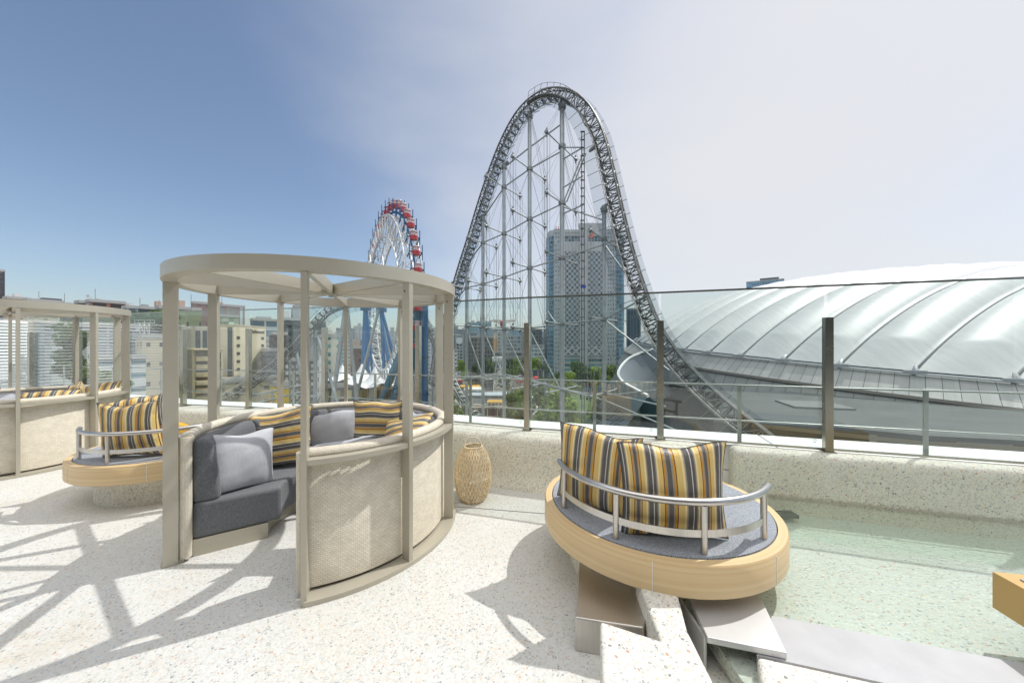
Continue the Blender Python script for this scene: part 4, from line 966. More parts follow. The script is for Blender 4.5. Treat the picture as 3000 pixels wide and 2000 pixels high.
for k in range(-7, 14):
    w = k*DS+DO
    if abs(w) > 97: continue
    Lk = math.sqrt(R0*R0-w*w)
    t0 = [ -Lk+ (2*Lk)*(i/120) for i in range(121)]
    pts = []
    for v in t0:
        p = DCv+Dd*v+Dq*w; pts.append((p.x-DCX, p.y-DCY, roofz(p.x, p.y)-GZ+.12))
    q = MB(); q.tube(pts, .20, 6); q.build('roof_cable', ms_c, dome, smooth=60)
    # anchor where the cable meets the eave
    p = DCv+Dd*(-Lk)+Dq*w; r_ = (p-DCv).normalized(); z = eave(p.x, p.y)-GZ; q = MB(); c_ = (p-DCv)+r_*.9+Vector((0,0,z))
    q.tube([c_-r_*1.2+Vector((0,0,.9)), c_+Vector((0,0,.2)), c_+r_*.2+Vector((0,0,-.3))], [.25,.45,.45], 8)
    tg = Vector((-r_.y, r_.x, 0)); q.bar(c_-tg*1.5+r_*.4, c_+tg*1.5+r_*.4, .9, .35); q.build('cable_anchor', simple('anchor_grey', (.45,.46,.47), .4, .3), dome, smooth=40)
def skirt(name, prof, mt, aa0=R_(100), aa1=R_(300), n=420):
    m = MB(); vs = []; 
    for i in range(n+1):
        a = aa0+(aa1-aa0)*i/n; ca, sa = math.cos(a), math.sin(a)
        ez = eave(DCX+R0*ca, DCY+R0*sa)-GZ
        for dr, dz in prof: vs.append(((R0+dr)*ca, (R0+dr)*sa, max(0, ez+dz)))
    k = len(prof); fs = []; uvs = []
    for i in range(n):
        for j in range(k-1):
            fs.append((i*k+j, (i+1)*k+j, (i+1)*k+j+1, i*k+j+1)); a = (aa0+(aa1-aa0)*i/n)*R0; b = (aa0+(aa1-aa0)*(i+1)/n)*R0
            uvs.append([(a, j), (b, j), (b, j+1), (a, j+1)])
    m.add(vs, fs, uvs); return m.build(name, mt, dome, smooth=30)
def panels(name, c, wd, seam=(.10,.10,.10), dirt=.25):
    m, t, b = mat(name); lk = t.links.new; b.inputs['Roughness'].default_value = .45; b.inputs['Metallic'].default_value = .15
    tc = nd(t, 'ShaderNodeTexCoord'); s = nd(t, 'ShaderNodeSeparateXYZ'); lk(tc.outputs['UV'], s.inputs[0])
    d = nd(t, 'ShaderNodeMath', operation='DIVIDE'); d.inputs[1].default_value = wd; lk(s.outputs[0], d.inputs[0])
    f = nd(t, 'ShaderNodeMath', operation='FRACT'); lk(d.outputs[0], f.inputs[0]); g = nd(t, 'ShaderNodeMath', operation='LESS_THAN'); g.inputs[1].default_value = .05; lk(f.outputs[0], g.inputs[0])
    mp = nd(t, 'ShaderNodeMapping'); mp.inputs['Scale'].default_value = (.6, .15, 1); lk(tc.outputs['UV'], mp.inputs[0])
    n = nd(t, 'ShaderNodeTexNoise', _Scale=1.0, _Detail=6.0, _Roughness=.7); lk(mp.outputs[0], n.inputs['Vector'])
    r = ramp(t, [(.3, c), (.75, [x*(1-dirt) for x in c])]); lk(n.outputs['Fac'], r.inputs[0])
    fl = nd(t, 'ShaderNodeMath', operation='FLOOR'); lk(d.outputs[0], fl.inputs[0]); w = nd(t, 'ShaderNodeTexWhiteNoise', noise_dimensions='1D'); lk(fl.outputs[0], w.inputs['W'])
    rw = ramp(t, [(0, (.86,.86,.86)), (1, (1,1,1))]); lk(w.outputs[0], rw.inputs[0])
    mu = nd(t, 'ShaderNodeMix', data_type='RGBA', blend_type='MULTIPLY'); mu.inputs['Factor'].default_value = 1; lk(r.outputs[0], mu.inputs['A']); lk(rw.outputs[0], mu.inputs['B'])
    mxn = nd(t, 'ShaderNodeMix', data_type='RGBA'); mxn.inputs['B'].default_value = col(seam); lk(g.outputs[0], mxn.inputs['Factor']); lk(mu.outputs['Result'], mxn.inputs['A']); lk(mxn.outputs['Result'], b.inputs['Base Color'])
    return m
skirt('eave_gutter', [(-.6,.25),(-.2,-.55)], M['dark'])
skirt('eave_pipe', [(.9,-.35),(1.5,-.15),(1.6,-.45),(.95,-.65)], simple('eave_white', (.62,.63,.64), .4))
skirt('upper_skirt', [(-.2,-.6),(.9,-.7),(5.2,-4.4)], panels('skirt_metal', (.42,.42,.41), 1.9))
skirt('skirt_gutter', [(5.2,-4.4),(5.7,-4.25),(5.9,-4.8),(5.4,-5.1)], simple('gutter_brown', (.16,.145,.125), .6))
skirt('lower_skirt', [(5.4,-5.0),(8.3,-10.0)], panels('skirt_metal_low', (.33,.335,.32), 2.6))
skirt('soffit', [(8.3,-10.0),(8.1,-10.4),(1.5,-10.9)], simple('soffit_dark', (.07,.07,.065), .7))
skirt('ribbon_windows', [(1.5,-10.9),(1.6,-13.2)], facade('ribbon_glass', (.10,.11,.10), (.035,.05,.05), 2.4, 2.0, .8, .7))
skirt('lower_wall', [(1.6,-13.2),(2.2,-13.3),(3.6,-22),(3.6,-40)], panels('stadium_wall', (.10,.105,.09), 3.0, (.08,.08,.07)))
for k, (px, py, Y) in enumerate(((2515,806,150),(2705,789,150),(2963,777,150))):
    c_ = P(px, py, Y); q = MB(); zc = roofz(c_.x, c_.y)
    b_ = Vector((c_.x-DCX, c_.y-DCY, zc-GZ)); q.box((b_.x-1.6,b_.y-1.2,b_.z-.5),(b_.x+1.6,b_.y+1.2,b_.z+1.8)); q.box((b_.x-1.8,b_.y-1.4,b_.z+1.801),(b_.x+1.8,b_.y+1.4,b_.z+2.1)); q.build('roof_vent_box', ms_mid, dome)
# curved canopy of the stadium gate, at its left foot
gate = empty('stadium_gate_canopy', P(1830,1120,95), 'sweeping curved pale canopy wall at the left foot of the stadium', 'canopy')
go_ = Vector(gate.location)
m = MB(); cv = [P(1912,1022,104),P(1850,1045,100),P(1818,1075,94),P(1812,1100,88),P(1830,1122,82),P(1862,1140,76),P(1900,1160,70)]
cp = catmull(cv, 1.5)
m.tube([p-go_ for p in cp], .35, 6); m.build('white_rim', M['ledge'], gate, smooth=60)
m = MB(); vs = []
for p in cp: vs += [p-go_, p-go_+Vector((6,3,-4.5)), p-go_+Vector((7,3,-14))]
m.add(vs, [(3*i+j, 3*i+3+j, 3*i+4+j, 3*i+1+j) for i in range(len(cp)-1) for j in range(2)]); m.build('inner_slope', simple('gate_slope', (.20,.225,.25), .5), gate, smooth=60)
m = MB(); vs = []
for p in cp: vs += [p-go_-Vector((.3,.3,.2)), p-go_+Vector((-7,-1,-9)), p-go_+Vector((-9,-2,-26))]
m.add(vs, [(3*i+j, 3*i+3+j, 3*i+4+j, 3*i+1+j) for i in range(len(cp)-1) for j in range(2)]); m.build('lattice_side', facade('gate_lattice', (.15,.17,.165), (.05,.07,.075), 1.2, 1.2, .7, .7), gate, smooth=60)
# concourse building between the stadium and the terrace
t = empty('concourse_building', (60,45,GZ), 'low flat-roofed concourse building at the foot of the stadium', 'building')
m = MB(); prism(m, [(cx(2090,52)-60,52-45),(cx(2700,40)-60,40-45),(cx(3600,34)-60,34-45),(cx(3300,55)-60,66-45),(cx(2300,78)-60,78-45),(cx(2130,76)-60,76-45)], 0, 24.2)
m.build('wall', facade('concourse_wall', (.19,.165,.11), (.05,.055,.05), 3.2, 3.4, .95, .85), t)
m = MB(); prism(m, [(cx(2090,52)-60,52-45),(cx(2700,40)-60,40-45),(cx(3600,34)-60,34-45),(cx(3300,55)-60,66-45),(cx(2300,78)-60,78-45),(cx(2130,76)-60,76-45)], 24.202, 24.7)
m.build('flat_roof', simple('roof_grey', (.06,.073,.07), .8, var=.2, scale=.2), t)
m = MB(); prism(m, [(-14,12),(-6,10),(-4,17),(-12,19)], 24.704, 25.0); m.build('roof_hatch', simple('roof_light_grey', (.12,.135,.13), .7), t)
tag(empty('dummy',(0,0,0),None,None)) if False else None
m = MB(); m.add([(15,20,GZ+.06),(70,12,GZ+.06),(70,70,GZ+.06),(30,95,GZ+.06)], [(0,1,2,3)])
tag(m.build('pavement', simple('pavement_grey', (.09,.10,.10), .8, var=.15, scale=.15)), kind='structure')

# ---------------- hotel tower
TY = 268.; s_ = TY/F
hotel = empty('hotel_tower', (cx(1722,TY), TY, GZ), 'tall hotel tower with chequered window panels and rounded glass corners behind the coaster', 'tower')
hx = hotel.location.x; LX = lambda px: cx(px, TY)-hx; LZ = lambda py: cz(py, TY)-GZ
gl_t = facade('tower_corner_glass', (.16,.26,.30), (.05,.14,.20), 3.0, 3.3, .9, .72)
m = MB(); xa, xb = LX(1609), LX(1836); dp = 34; rc = 7; poly = []
for cxp, cyp, a0 in ((xa+rc, rc, PI),(xb-rc, rc, 1.5*PI),(xb-rc, dp-rc, 0),(xa+rc, dp-rc, .5*PI)):
    for i in range(9): a = a0+PI/2*i/8; poly.append((cxp+rc*math.cos(a), cyp+rc*math.sin(a)))
prism(m, poly, 0, LZ(688)); m.build('glass_body', gl_t, hotel, smooth=30)
m = MB(); prism(m, poly, LZ(688)+.01, LZ(672)); m.build('parapet_band', simple('tower_white', (.42,.45,.46), .5), hotel, smooth=30)
tw = simple('tower_stone', (.34,.37,.38), .55, var=.06, scale=.1)
twb = simple('brace_white', (.44,.47,.48), .5)
def slab(px0, px1, py0, py1, out, mt, name):
    m = MB(); m.box((LX(px0), -out, LZ(py1)), (LX(px1), 3.0-out*.1, LZ(py0))); return m.build(name, mt, hotel)
pier = facade('pier_windows', (.33,.36,.37), (.10,.16,.19), 1.9, 3.2, .5, .45)
slab(1622,1653,672,1095,1.2,pier,'corner_pier'); slab(1698,1722,665,1095,1.3,tw,'central_pier'); slab(1765,1804,672,1095,1.2,pier,'corner_pier')
slab(1653,1698,676,692,.9,tw,'top_band'); slab(1722,1765,662,692,.9,tw,'top_band')
slab(1697,1766,654,664,.5,tw,'roof_screen')
rg = facade('restaurant_glass', (.25,.3,.32), (.04,.08,.11), 2.2, 3.4, .85, .9)
for a, b in ((1653,1698),(1722,1765)):
    slab(a,b,692.2,708,.6,rg,'restaurant_windows'); slab(a,b,708.2,737,.8,tw,'plain_band')
    chk = facade('chequered_windows', (.20,.235,.25), (.03,.06,.08), 1.92, 2.1, .66, .66, checker=(.33,.38,.40), ox=.1 if a < 1700 else .4)
    slab(a,b,737.2,1014,.7,chk,'chequered_panel')
    slab(a,b,1014.2,1017,.95,tw,'brace_beam'); slab(a,b,1039,1042,.95,tw,'brace_beam')
    slab(a,b,1017.2,1038.8,.35,simple('brace_recess', (.16,.20,.22), .5),'brace_recess')
    mid = (a+b)/2
    for x0, x1 in ((a, mid), (mid, b)):
        for y0, y1 in ((1017,1039),(1039,1017)):
            q = MB(); q.bar((LX(x0),-.6-.01*(y0>1020),LZ(y0)), (LX(x1),-.6-.01*(y0>1020),LZ(y1)), 1.0, 1.0); q.build('cross_brace', twb, hotel)
    slab(a,b,1042.2,1095,.5,facade('podium_glass', (.35,.38,.36), (.05,.13,.14), 14.0, 3.6, .97, .62),'podium_glazing')
m = MB(); 
for x in (1632, 1639): m.tube([(LX(x), 6, LZ(672)), (LX(x), 6, LZ(655))], .4, 8)
m.build('aviation_masts', simple('mast_red_white', (.6,.35,.33), .5), hotel)
def wall_text(body, size, mt, parent, loc, rot, name='sign_letters', al='CENTER'):
    cu = bpy.data.curves.new('txt', 'FONT'); cu.body = body; cu.size = size; cu.extrude = .05; cu.align_x = al
    o = bpy.data.objects.new('txt', cu); C.objects.link(o); bpy.context.view_layer.update()
    me = bpy.data.meshes.new_from_object(o.evaluated_get(bpy.context.evaluated_depsgraph_get())); bpy.data.objects.remove(o)
    me.materials.clear(); me.materials.append(mt); o = bpy.data.objects.new(name, me); C.objects.link(o); o.parent = parent; o.location = loc; o.rotation_euler = rot
    return o
wall_text('TOKYO DOME HOTEL', 1.45, simple('letter_grey', (.14,.16,.17), .5), hotel, (LX(1676),-1.0,LZ(686)), (PI/2,0,0))
m = MB(); m.tube([(LX(1731),-.75,LZ(690)),(LX(1731),-.95,LZ(690))], 2.2, 24); m.build('red_disc', simple('muted_red', (.50,.16,.11), .5), hotel)  # flat red disc at the top band
# dark glass tower to its right, blue tower behind the dome
def tower(label, px0, px1, pyt, Y, dep, mt, name='office_tower', cap=None, group=None, rz=0, extras=(), cat='building', base=None):
    pm = (px0+px1)/2; x = cx(pm, Y); al = math.atan2(-x, Y); h = cz(pyt,Y)-GZ; turn = R_(14) if pm < 1000 else 0
    w = math.hypot(x, Y)*abs(math.atan((px1-1500)/F)-math.atan((px0-1500)/F))/math.cos(turn); rz = al+turn; dep = min(dep, max(6, w*.45))
    t = empty(name, (x, Y, GZ), label, cat, group, rz)
    m = MB(); m.box((-w/2,0,base or 0),(w/2,dep,h)); m.build('wall', mt, t)
    m = MB(); pw = min(1.2, w*.05)
    for a, b in (((-w/2-.15,-.15),(w/2+.15,pw*.4)),((-w/2-.15,dep-pw*.4),(w/2+.15,dep+.15)),((-w/2-.15,pw*.4+.001),(-w/2+pw*.4,dep-pw*.4-.001)),((w/2-pw*.4,pw*.4+.001),(w/2+.15,dep-pw*.4-.001))): m.box((a[0],a[1],h-.4),(b[0],b[1],h+.9))
    m.build('roof_parapet', cap or simple('parapet_'+mt.name, [x_*.9 for x_ in (.45,.44,.42)], .7), t)
    for e in extras:
        fx, fw, hh, em = e; m = MB(); c_ = -w/2+w*fx; m.box((c_-w*fw/2, dep*.25, h+.01),(c_+w*fw/2, dep*.75, h+hh)); m.build('roof_plant_room', em, t)
    return t
grey = simple('plant_grey', (.38,.39,.40), .6); whitep = simple('plant_white', (.62,.62,.60), .6); dkp = simple('plant_dark', (.07,.08,.09), .6); pinkp = simple('plant_pink', (.50,.36,.29), .7)
tower('dark blue glass tower beside the right edge of the hotel', 1835,1877,905,300,26, facade('dark_tower', (.08,.12,.15), (.02,.06,.10), 2.5, 60, .55, .98))
tower('blue glass tower top showing above the left shoulder of the dome', 2185,2296,822,520,40, facade('blue_tower', (.22,.34,.44), (.06,.16,.26), 3.2, 4.0, .8, .75), extras=((.62,.5,4.5,dkp),))
# left skyline (on the rise)
cream = (.54,.47,.35)
tower('tall dark red-brown slab tower at the left edge of the photo', -60,15,790,210,20, facade('dark_slab', (.045,.030,.032), (.03,.035,.045), 2.0, 3.0, .6, .6), extras=())
tower('peach apartment block with a white roof unit at far left', 22,82,874,190,16, facade('peach', (.52,.33,.20), (.12,.09,.07), 4, 3, .5, .35), extras=((.55,.3,2.6,whitep),(.2,.12,1.4,whitep)))
tower('long cream apartment block under the dark rooftop unit', 82,189,882,180,18, facade('cream_long', (.56,.49,.38), (.16,.10,.07), 5, 3, .5, .35), extras=((.7,.55,1.8,dkp),))
tower('black-fronted low block left of the brown apartments', 189,236,893,178,18, facade('blackish', (.05,.055,.065), (.12,.14,.16), 3, 3, .5, .3), extras=((.4,.3,1.2,grey),))
t_br = tower('red-brown brick apartment block with deep balconies and a roof dish', 265,370,885,160,16, facade('brick_brown', (.25,.105,.065), (.03,.02,.02), 5.4, 3.2, .78, .66), extras=((.3,.1,1.6,whitep),))
tower('side wing of the brown apartment block, its shade painted into the wall', 232,264.6,885.5,160.5,16, facade('painted_shade_wing', (.06,.055,.06), (.10,.12,.14), 4, 3.2, .3, .5))  # side shade baked into the wing's wall colour
tower('slim dark-blue building with pale balconies right of the brown block', 371,405,901,150,14, facade('dkblue', (.10,.12,.15), (.30,.42,.40), 4, 3.0, .55, .5), extras=((.5,.4,2.0,whitep),))
tower('low dark building with a peach roof hut behind the daybed post', 405,490,904,170,14, facade('dkgrn', (.05,.055,.055), (.09,.11,.11), 4, 3.2, .5, .4), extras=((.75,.18,4.0,pinkp),(.3,.2,2.0,grey)))
tower('olive-green office block with narrow dark window slits', 470,592,904,150,22, facade('olive', (.235,.27,.16), (.03,.04,.035), 4.2, 16, .16, .62), extras=((.55,.14,3.6,pinkp),(.38,.1,2.0,pinkp)))
tower('brown office block half hidden by the daybed post', 570,625,889,190,18, facade('brown_office', (.27,.19,.17), (.18,.12,.11), 4, 3.4, .4, .3))
tower('pinkish-brown tower with a curtain of pale glass on its left', 640,718,897,200,20, facade('pink_tower', (.36,.24,.22), (.30,.36,.36), 3.0, 30, .45, .9), extras=((.1,.2,2.0,pinkp),))
tower('pale green tiled block in front of the pinkish tower', 640,700,927,165,18, facade('pale_green', (.42,.48,.37), (.34,.40,.33), 2.2, 2.0, .9, .88))
tower('silver-roofed hall with ribbed metal siding and painted-in louvre reflections behind the left daybed', 150,482,956,118,30, facade('silver_hall', (.40,.42,.44), (.14,.16,.18), 60, 1.25, .99, .42), name='industrial_hall')  # siding bands partly stand in for louvre reflections, painted into the colour
tower('beige apartment block with pairs of small dark windows left of the daybed post', 418,505,987,98,20, facade('beige_pairs', cream, (.05,.05,.055), 2.6, 5.4, .3, .22, ox=.2), extras=())
tower('pale grey-green office block with wide dark windows behind the left daybed', 155,290,1004,104,20, facade('pale_office', (.50,.52,.50), (.08,.12,.13), 7.5, 4.2, .38, .30))
tower('white low building below the beige apartment block', 290,430,1048,90,22, facade('white_low', (.62,.63,.62), (.08,.16,.20), 6, 3.6, .5, .35))
# two rooftop dishes / antennas
for px, py, Y, lab in ((267,868,160,'white double antenna on the brown apartment block'),(423,940,118,'white lattice antenna frame with dishes on the silver hall roof')):
    t = empty('roof_antenna', P(px, py+(14 if px<300 else 40), Y), lab, 'antenna', 'rooftop antennas'); big_ = px > 300
    H_ = 2.2 if not big_ else 4.6
    m = MB(); m.tube([(0,0,0),(0,0,H_)], .12, 6); 
    if big_:
        for x in (-1.6, 1.6): m.tube([(x,0,0),(x,0,3.8)], .12, 6); m.tube([(0,0,3.8),(x,0,0)], .08, 5); m.tube([(0,0,0),(x,0,3.8)], .08, 5)
        m.bar((-3.4,0,3.9),(3.4,0,3.9),.2,.25); m.bar((-3.4,0,4.9),(3.4,0,4.9),.12,.12)
        for x in (-3.4,-2,2,3.4): m.tube([(x,0,3.9),(x,0,4.9)], .06, 4)
    m.build('frame', whitep, t)
    m = MB(); m.tube([(-1.2 if big_ else -.4,-.5,H_*.4 if big_ else H_),(-1.2 if big_ else -.4,-.9,H_*.4 if big_ else H_)], [.25,.8], 12); m.build('dish', whitep, t, smooth=40)
m_an = simple('antenna_dark', (.15,.15,.16), .5)
for k, (px, py0, py1, Y) in enumerate(((279,846,888,160),(114,853,884,180),(189,860,893,180),(410,872,903,150),(650,850,900,190),(560,862,905,150),(466,878,905,170))):
    c_ = P(px, py1+2, Y); m = MB(); m.tube([c_*0, Vector((0,0,cz(py0,Y)-c_.z))], .09, 5); o = m.build('aerial_pole', m_an, loc=c_)
    tag(o, 'thin aerial pole on the roof of the '+['brown brick block','long cream block','black-fronted block','slim dark-blue building','pinkish tower','olive-green block','low dark building'][k], 'aerial', 'aerial poles on the skyline')

# beige hotel with the name on its wall
RY = 128.
XR = cx(686, RY); t = empty('beige_hotel', (XR, RY, GZ), 'tall beige hotel with two columns of small windows and its name at the top', 'building')
X = lambda px: cx(px,RY)-XR; Z = lambda py, Y=RY: cz(py,Y)-GZ
YS = lambda px: XR*F/(px-1500)-RY                                # depth along the sunlit end wall
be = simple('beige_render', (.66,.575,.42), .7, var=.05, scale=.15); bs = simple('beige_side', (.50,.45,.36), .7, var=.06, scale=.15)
m = MB(); m.box((X(646),0,0),(0,YS(779),Z(953))); m.build('wall', be, t)
m = MB(); m.box((X(646)-.2,-.2,Z(953)+.005),(.2,YS(779)+.2,Z(950))); m.build('roof_edge', simple('beige_edge', (.68,.62,.48), .6), t)
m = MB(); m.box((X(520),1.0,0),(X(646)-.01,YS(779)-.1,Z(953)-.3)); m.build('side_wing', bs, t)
wg = simple('window_dark_green', (.06,.07,.06), .25); wf = simple('window_frame_beige', (.42,.38,.29), .6); sg_ = simple('strip_glass', (.05,.075,.075), .2)
for a, b in ((566,580),(587,600),(604,611)):  # dark glass strips down the front
    m = MB(); m.box((X(a),.90,4),(X(b),.98,Z(968))); m.build('glass_strip', sg_, t)
m = MB(); m.box((X(667),-.08,4),(X(681),-.01,Z(958))); m.build('glass_strip', sg_, t)
for px in (698, 769):
    y_ = YS(px)
    for k in range(10):
        z_ = Z(989, RY+YS(698))-k*2.93; f = MB(); f.box((.01,y_-.85,z_-.62),(.06,y_+.85,z_+.62)); fo = f.build('window_frame', wf, t)
        f = MB(); f.box((.062,y_-.7,z_-.5),(.10,y_+.7,z_+.5)); f.build('pane', wg, fo)
cu = bpy.data.curves.new('hotel_sign', 'FONT'); cu.body = 'Richmond'; cu.size = 1.9; cu.extrude = .06; cu.align_x = 'RIGHT'
so_ = bpy.data.objects.new('sign_tmp', cu); C.objects.link(so_); bpy.context.view_layer.update()
me_ = bpy.data.meshes.new_from_object(so_.evaluated_get(bpy.context.evaluated_depsgraph_get())); bpy.data.objects.remove(so_)
me_.materials.clear(); me_.materials.append(simple('sign_dark', (.10,.085,.08), .6)); so_ = bpy.data.objects.new('sign_letters', me_); C.objects.link(so_); so_.parent = t
so_.location = (.12, YS(774), Z(976, RY+YS(760))); so_.rotation_euler = (PI/2,0,PI/2)
# stepped balcony block in front of it
BY = 110.
t = empty('balcony_block', (cx(610,BY), BY, GZ), 'yellow-beige block with stacked curved balconies in front of the beige hotel', 'building')
al_ = math.atan2(-t.location.x, BY); Dp = math.hypot(t.location.x, BY); t.rotation_euler = (0,0,al_+R_(8))
X = lambda px: Dp*math.tan(math.atan((px-1500)/F)+al_); Z = lambda py: cz(py,BY)-GZ
yb = simple('balcony_beige', (.58,.48,.29), .7, var=.06, scale=.2)
m = MB(); m.box((X(566),2.2,0),(X(654),18,Z(1025))); m.build('wall', simple('balcony_back', (.30,.26,.19), .7), t)
m = MB(); m.box((X(566),1.2,0),(X(574),2.19,Z(1025))); m.box((X(636),-.1,0),(X(654),2.19,Z(1025))); m.build('side_fins', yb, t)
m = MB(); m.box((X(565),-.3,Z(1025)+.01),(X(655),18.1,Z(1021))); m.build('roof_slab', yb, t)
for k in range(9):
    z1 = Z(1044+k*23.2); z0 = Z(1057+k*23.2); m = MB(); n = 10
    prism(m, [(X(576),2.18)]+[(X(576)+(X(635)-X(576))*i/n, .9-1.2*math.sin(PI*i/n)) for i in range(n+1)]+[(X(635),2.18)], z0, z1); m.build('balcony', yb, t, smooth=30)
    f = MB(); f.box((X(640),-.14,z0+.3),(X(648),-.11,z1+1.2)); f.build('window', wg, t)
tower('low beige annex with small windows beside the coaster track', 664,815,1113,104,10, facade('beige_annex', (.56,.49,.35), (.07,.08,.07), 7.2, 4, .2, .28))
# mid-distance blocks seen through the daybed
tower('grey-blue office block with a white top storey and glass front', 742,812,938,190,26, facade('greyblue', (.42,.46,.48), (.07,.15,.20), 7.5, 5.5, .88, .62), extras=((.5,.6,2.0,grey),))
tower('white low block under the grey-blue office block', 779,815,1000,170,20, facade('white_mid', (.70,.70,.69), (.25,.27,.28), 3, 3, .5, .4))
tower('small dark-brown tower beside the daybed post', 800,842,978,150,16, facade('dkbrown', (.07,.055,.05), (.05,.06,.06), 3, 3, .5, .4))
tower('grey ribbed block under the coaster slope', 779,838,1026,140,18, facade('ribgrey', (.20,.205,.20), (.10,.10,.10), 40, 3.2, .98, .25))
tower('dark slate office block behind the steep part of the low track', 832,884,936,160,26, facade('slate', (.09,.115,.125), (.03,.045,.05), 3.0, 3.2, .7, .5), extras=((.2,.35,4,whitep),(.75,.4,5.5,grey)))
tower('white rooftop tower with a red beacon above the slate block', 865,884,897,230,14, facade('white_tw', (.60,.62,.62), (.40,.44,.46), 3, 3, .4, .3), extras=((.5,.2,2.2,simple('beacon_red', (.5,.08,.06), .5)),))
tower('grey building with many small windows below the slate block', 832,925,1055,125,18, facade('manywin', (.13,.135,.13), (.42,.43,.40), 1.6, 2.2, .5, .55))
tower('dark green glass office block right of the steep track', 925,955,943,185,20, facade('dkgreen', (.07,.10,.09), (.20,.27,.25), 5, 3.4, .8, .45))
tower('grey flat-fronted block below the dark green office', 905,942,985,150,14, facade('flatgrey', (.30,.31,.31), (.24,.25,.25), 6, 6, .4, .4))
tower('narrow white block with a column of black windows', 936,957,1037,118,14, facade('narrowwhite', (.74,.74,.73), (.03,.03,.035), 2.6, 3.6, .42, .42, ox=.3))
tower('pale block with turquoise balcony bands behind the fence post', 957,998,985,130,18, facade('paleturq', (.62,.60,.50), (.12,.30,.27), 5.2, 3.0, .62, .45), extras=((.35,.7,2.2,whitep),))
tower('peach gable block above the brown one', 1026,1054,1000,165,16, facade('peach2', (.60,.40,.27), (.10,.05,.04), 6, 6, .15, .3))
tower('dark red-brown block behind the white tent tops', 1028,1064,1018,150,18, facade('redbrown', (.13,.065,.05), (.05,.03,.03), 3, 3, .5, .5))
tower('long brown-grey block at the foot of the blue legs', 1100,1240,1040,165,16, facade('browngrey', (.20,.17,.15), (.10,.10,.10), 3, 3.1, .5, .4))
# far skyline
rnd = random.Random(5); far_spec = []
names_f = ['slate-grey','pale grey','blue-grey','ash-coloured','dusty brown','greenish grey','milky white','stone-grey']
x = 985; i = 0
far = [(985,1040,962,'grey'),(1036,1062,956,'white'),(1062,1105,968,'grey'),(1104,1128,977,'brown'),(1128,1160,972,'white'),(1160,1200,966,'grey'),(1198,1225,950,'brown'),(1225,1262,958,'grey'),(1262,1300,968,'white'),(1298,1330,962,'blue'),
       (1328,1342,957,'grey'),(1342,1372,965,'grey'),(1369,1397,945,'blue'),(1396,1440,942,'blue'),(1440,1462,966,'grey'),(1452,1490,959,'white'),(1482,1527,968,'blue'),(1527,1545,970,'grey'),(1560,1612,980,'white'),(1880,1905,985,'grey')]
cm = {'grey':((.22,.25,.27),(.10,.13,.15)),'white':((.50,.52,.52),(.2,.24,.26)),'brown':((.28,.25,.22),(.12,.12,.12)),'blue':((.24,.36,.42),(.12,.24,.32))}
where = ['above the white tents','beside the farthest daybed post','left of the blue leg cluster','just left of the Ferris wheel lattice','behind the Ferris wheel','right of the Ferris wheel','behind the teal legs','behind the deep-blue column','right of the deep-blue column','left of the clock building','over the clock building','right of the clock building','left one of the pair of pale blue towers','right one of the pair of pale blue towers','behind the swing tower','right of the swing tower','left of the dark trapezoid block','between coaster masts, low','left of the hotel tower base','right of the dark glass tower']
for k, (a, b, yt, c_) in enumerate(far):
    Y = 420+rnd.random()*420; w_, g_ = cm[c_]
    tower('distant %s city block %s' % (c_, where[k]), a, b, yt, Y, 40, facade('far_%d' % k, w_, g_, rnd.choice((4,5,6)), rnd.choice((3.6,4.2,5)), .6, .45, vary=.15), name='city_block', group='distant city blocks on the skyline', extras=((rnd.uniform(.3,.7), .35, rnd.uniform(3,8), grey),))
rnd = random.Random(11)
for k in range(46):                                            # low rooftops out to the horizon
    a = rnd.uniform(560, 1640); w_ = rnd.uniform(14, 40); Y = rnd.uniform(300, 900); yt = 1010.6+rnd.uniform(-40, -8)
    c_ = rnd.choice(list(cm)); ww, gg = cm[c_]
    if k < 8: ff = [facade('low_%d' % j, *cm[q], 4, 3.6, .55, .42, vary=.2) for j, q in enumerate(cm)] if k == 0 else ff
    tower('one of the small far rooftops that blur together along the horizon', a, a+w_, yt, Y, 30, ff[list(cm).index(c_)], name='city_block', group='small far rooftops along the horizon')
# nearer right-hand city
t = tower('white apartment block with rows of small dark windows left of the coaster foot', 1322,1340,1025,250,18, facade('whiteapt', (.66,.66,.64), (.06,.07,.07), 2.2, 2.9, .45, .45))
t = tower('grey building with a big round disc and open steel crown', 1335,1357,992,285,16, facade('clockb', (.34,.37,.37), (.08,.10,.10), 2.6, 2.6, .7, .6), name='disc_building')
m = MB(); m.tube([(0,-.6,cz(998,285)-GZ),(0,-.05,cz(998,285)-GZ)], 2.7, 24); m.build('round_disc', simple('disc_white', (.60,.64,.66), .4), t, smooth=40)
m = MB(); zc_ = cz(992,285)-GZ; m.tube([(3.2*math.cos(x), 3, zc_+3.2*math.sin(x)) for x in [PI*i/12 for i in range(13)]], .3, 6); m.build('steel_crown', grey, t)
t = tower('wide brown-grey hotel slab with rows of windows behind the coaster masts', 1370,1446,987,300,24, facade('brownhotel', (.17,.165,.15), (.05,.06,.06), 2.8, 3.4, .6, .5), name='hotel_slab')
m = MB(); w_ = cx(1,300)-cx(0,300); m.box((w_*38.2,-.4,cz(1028,300)-GZ),(w_*50,8,cz(975,300)-GZ)); m.build('stair_tower', simple('stair_beige', (.55,.50,.40), .6), t)
m = MB(); m.box((w_*38.4,-.7,cz(1027,300)-GZ),(w_*49.6,-.41,cz(992,300)-GZ)); m.build('tan_banner', simple('tan_banner', (.55,.33,.14), .6), t)
tower('dark trapezoid office block with rows of windows left of the hotel tower', 1535,1588,965,330,26, facade('darktrap', (.13,.15,.16), (.05,.07,.08), 2.6, 3.4, .6, .55))
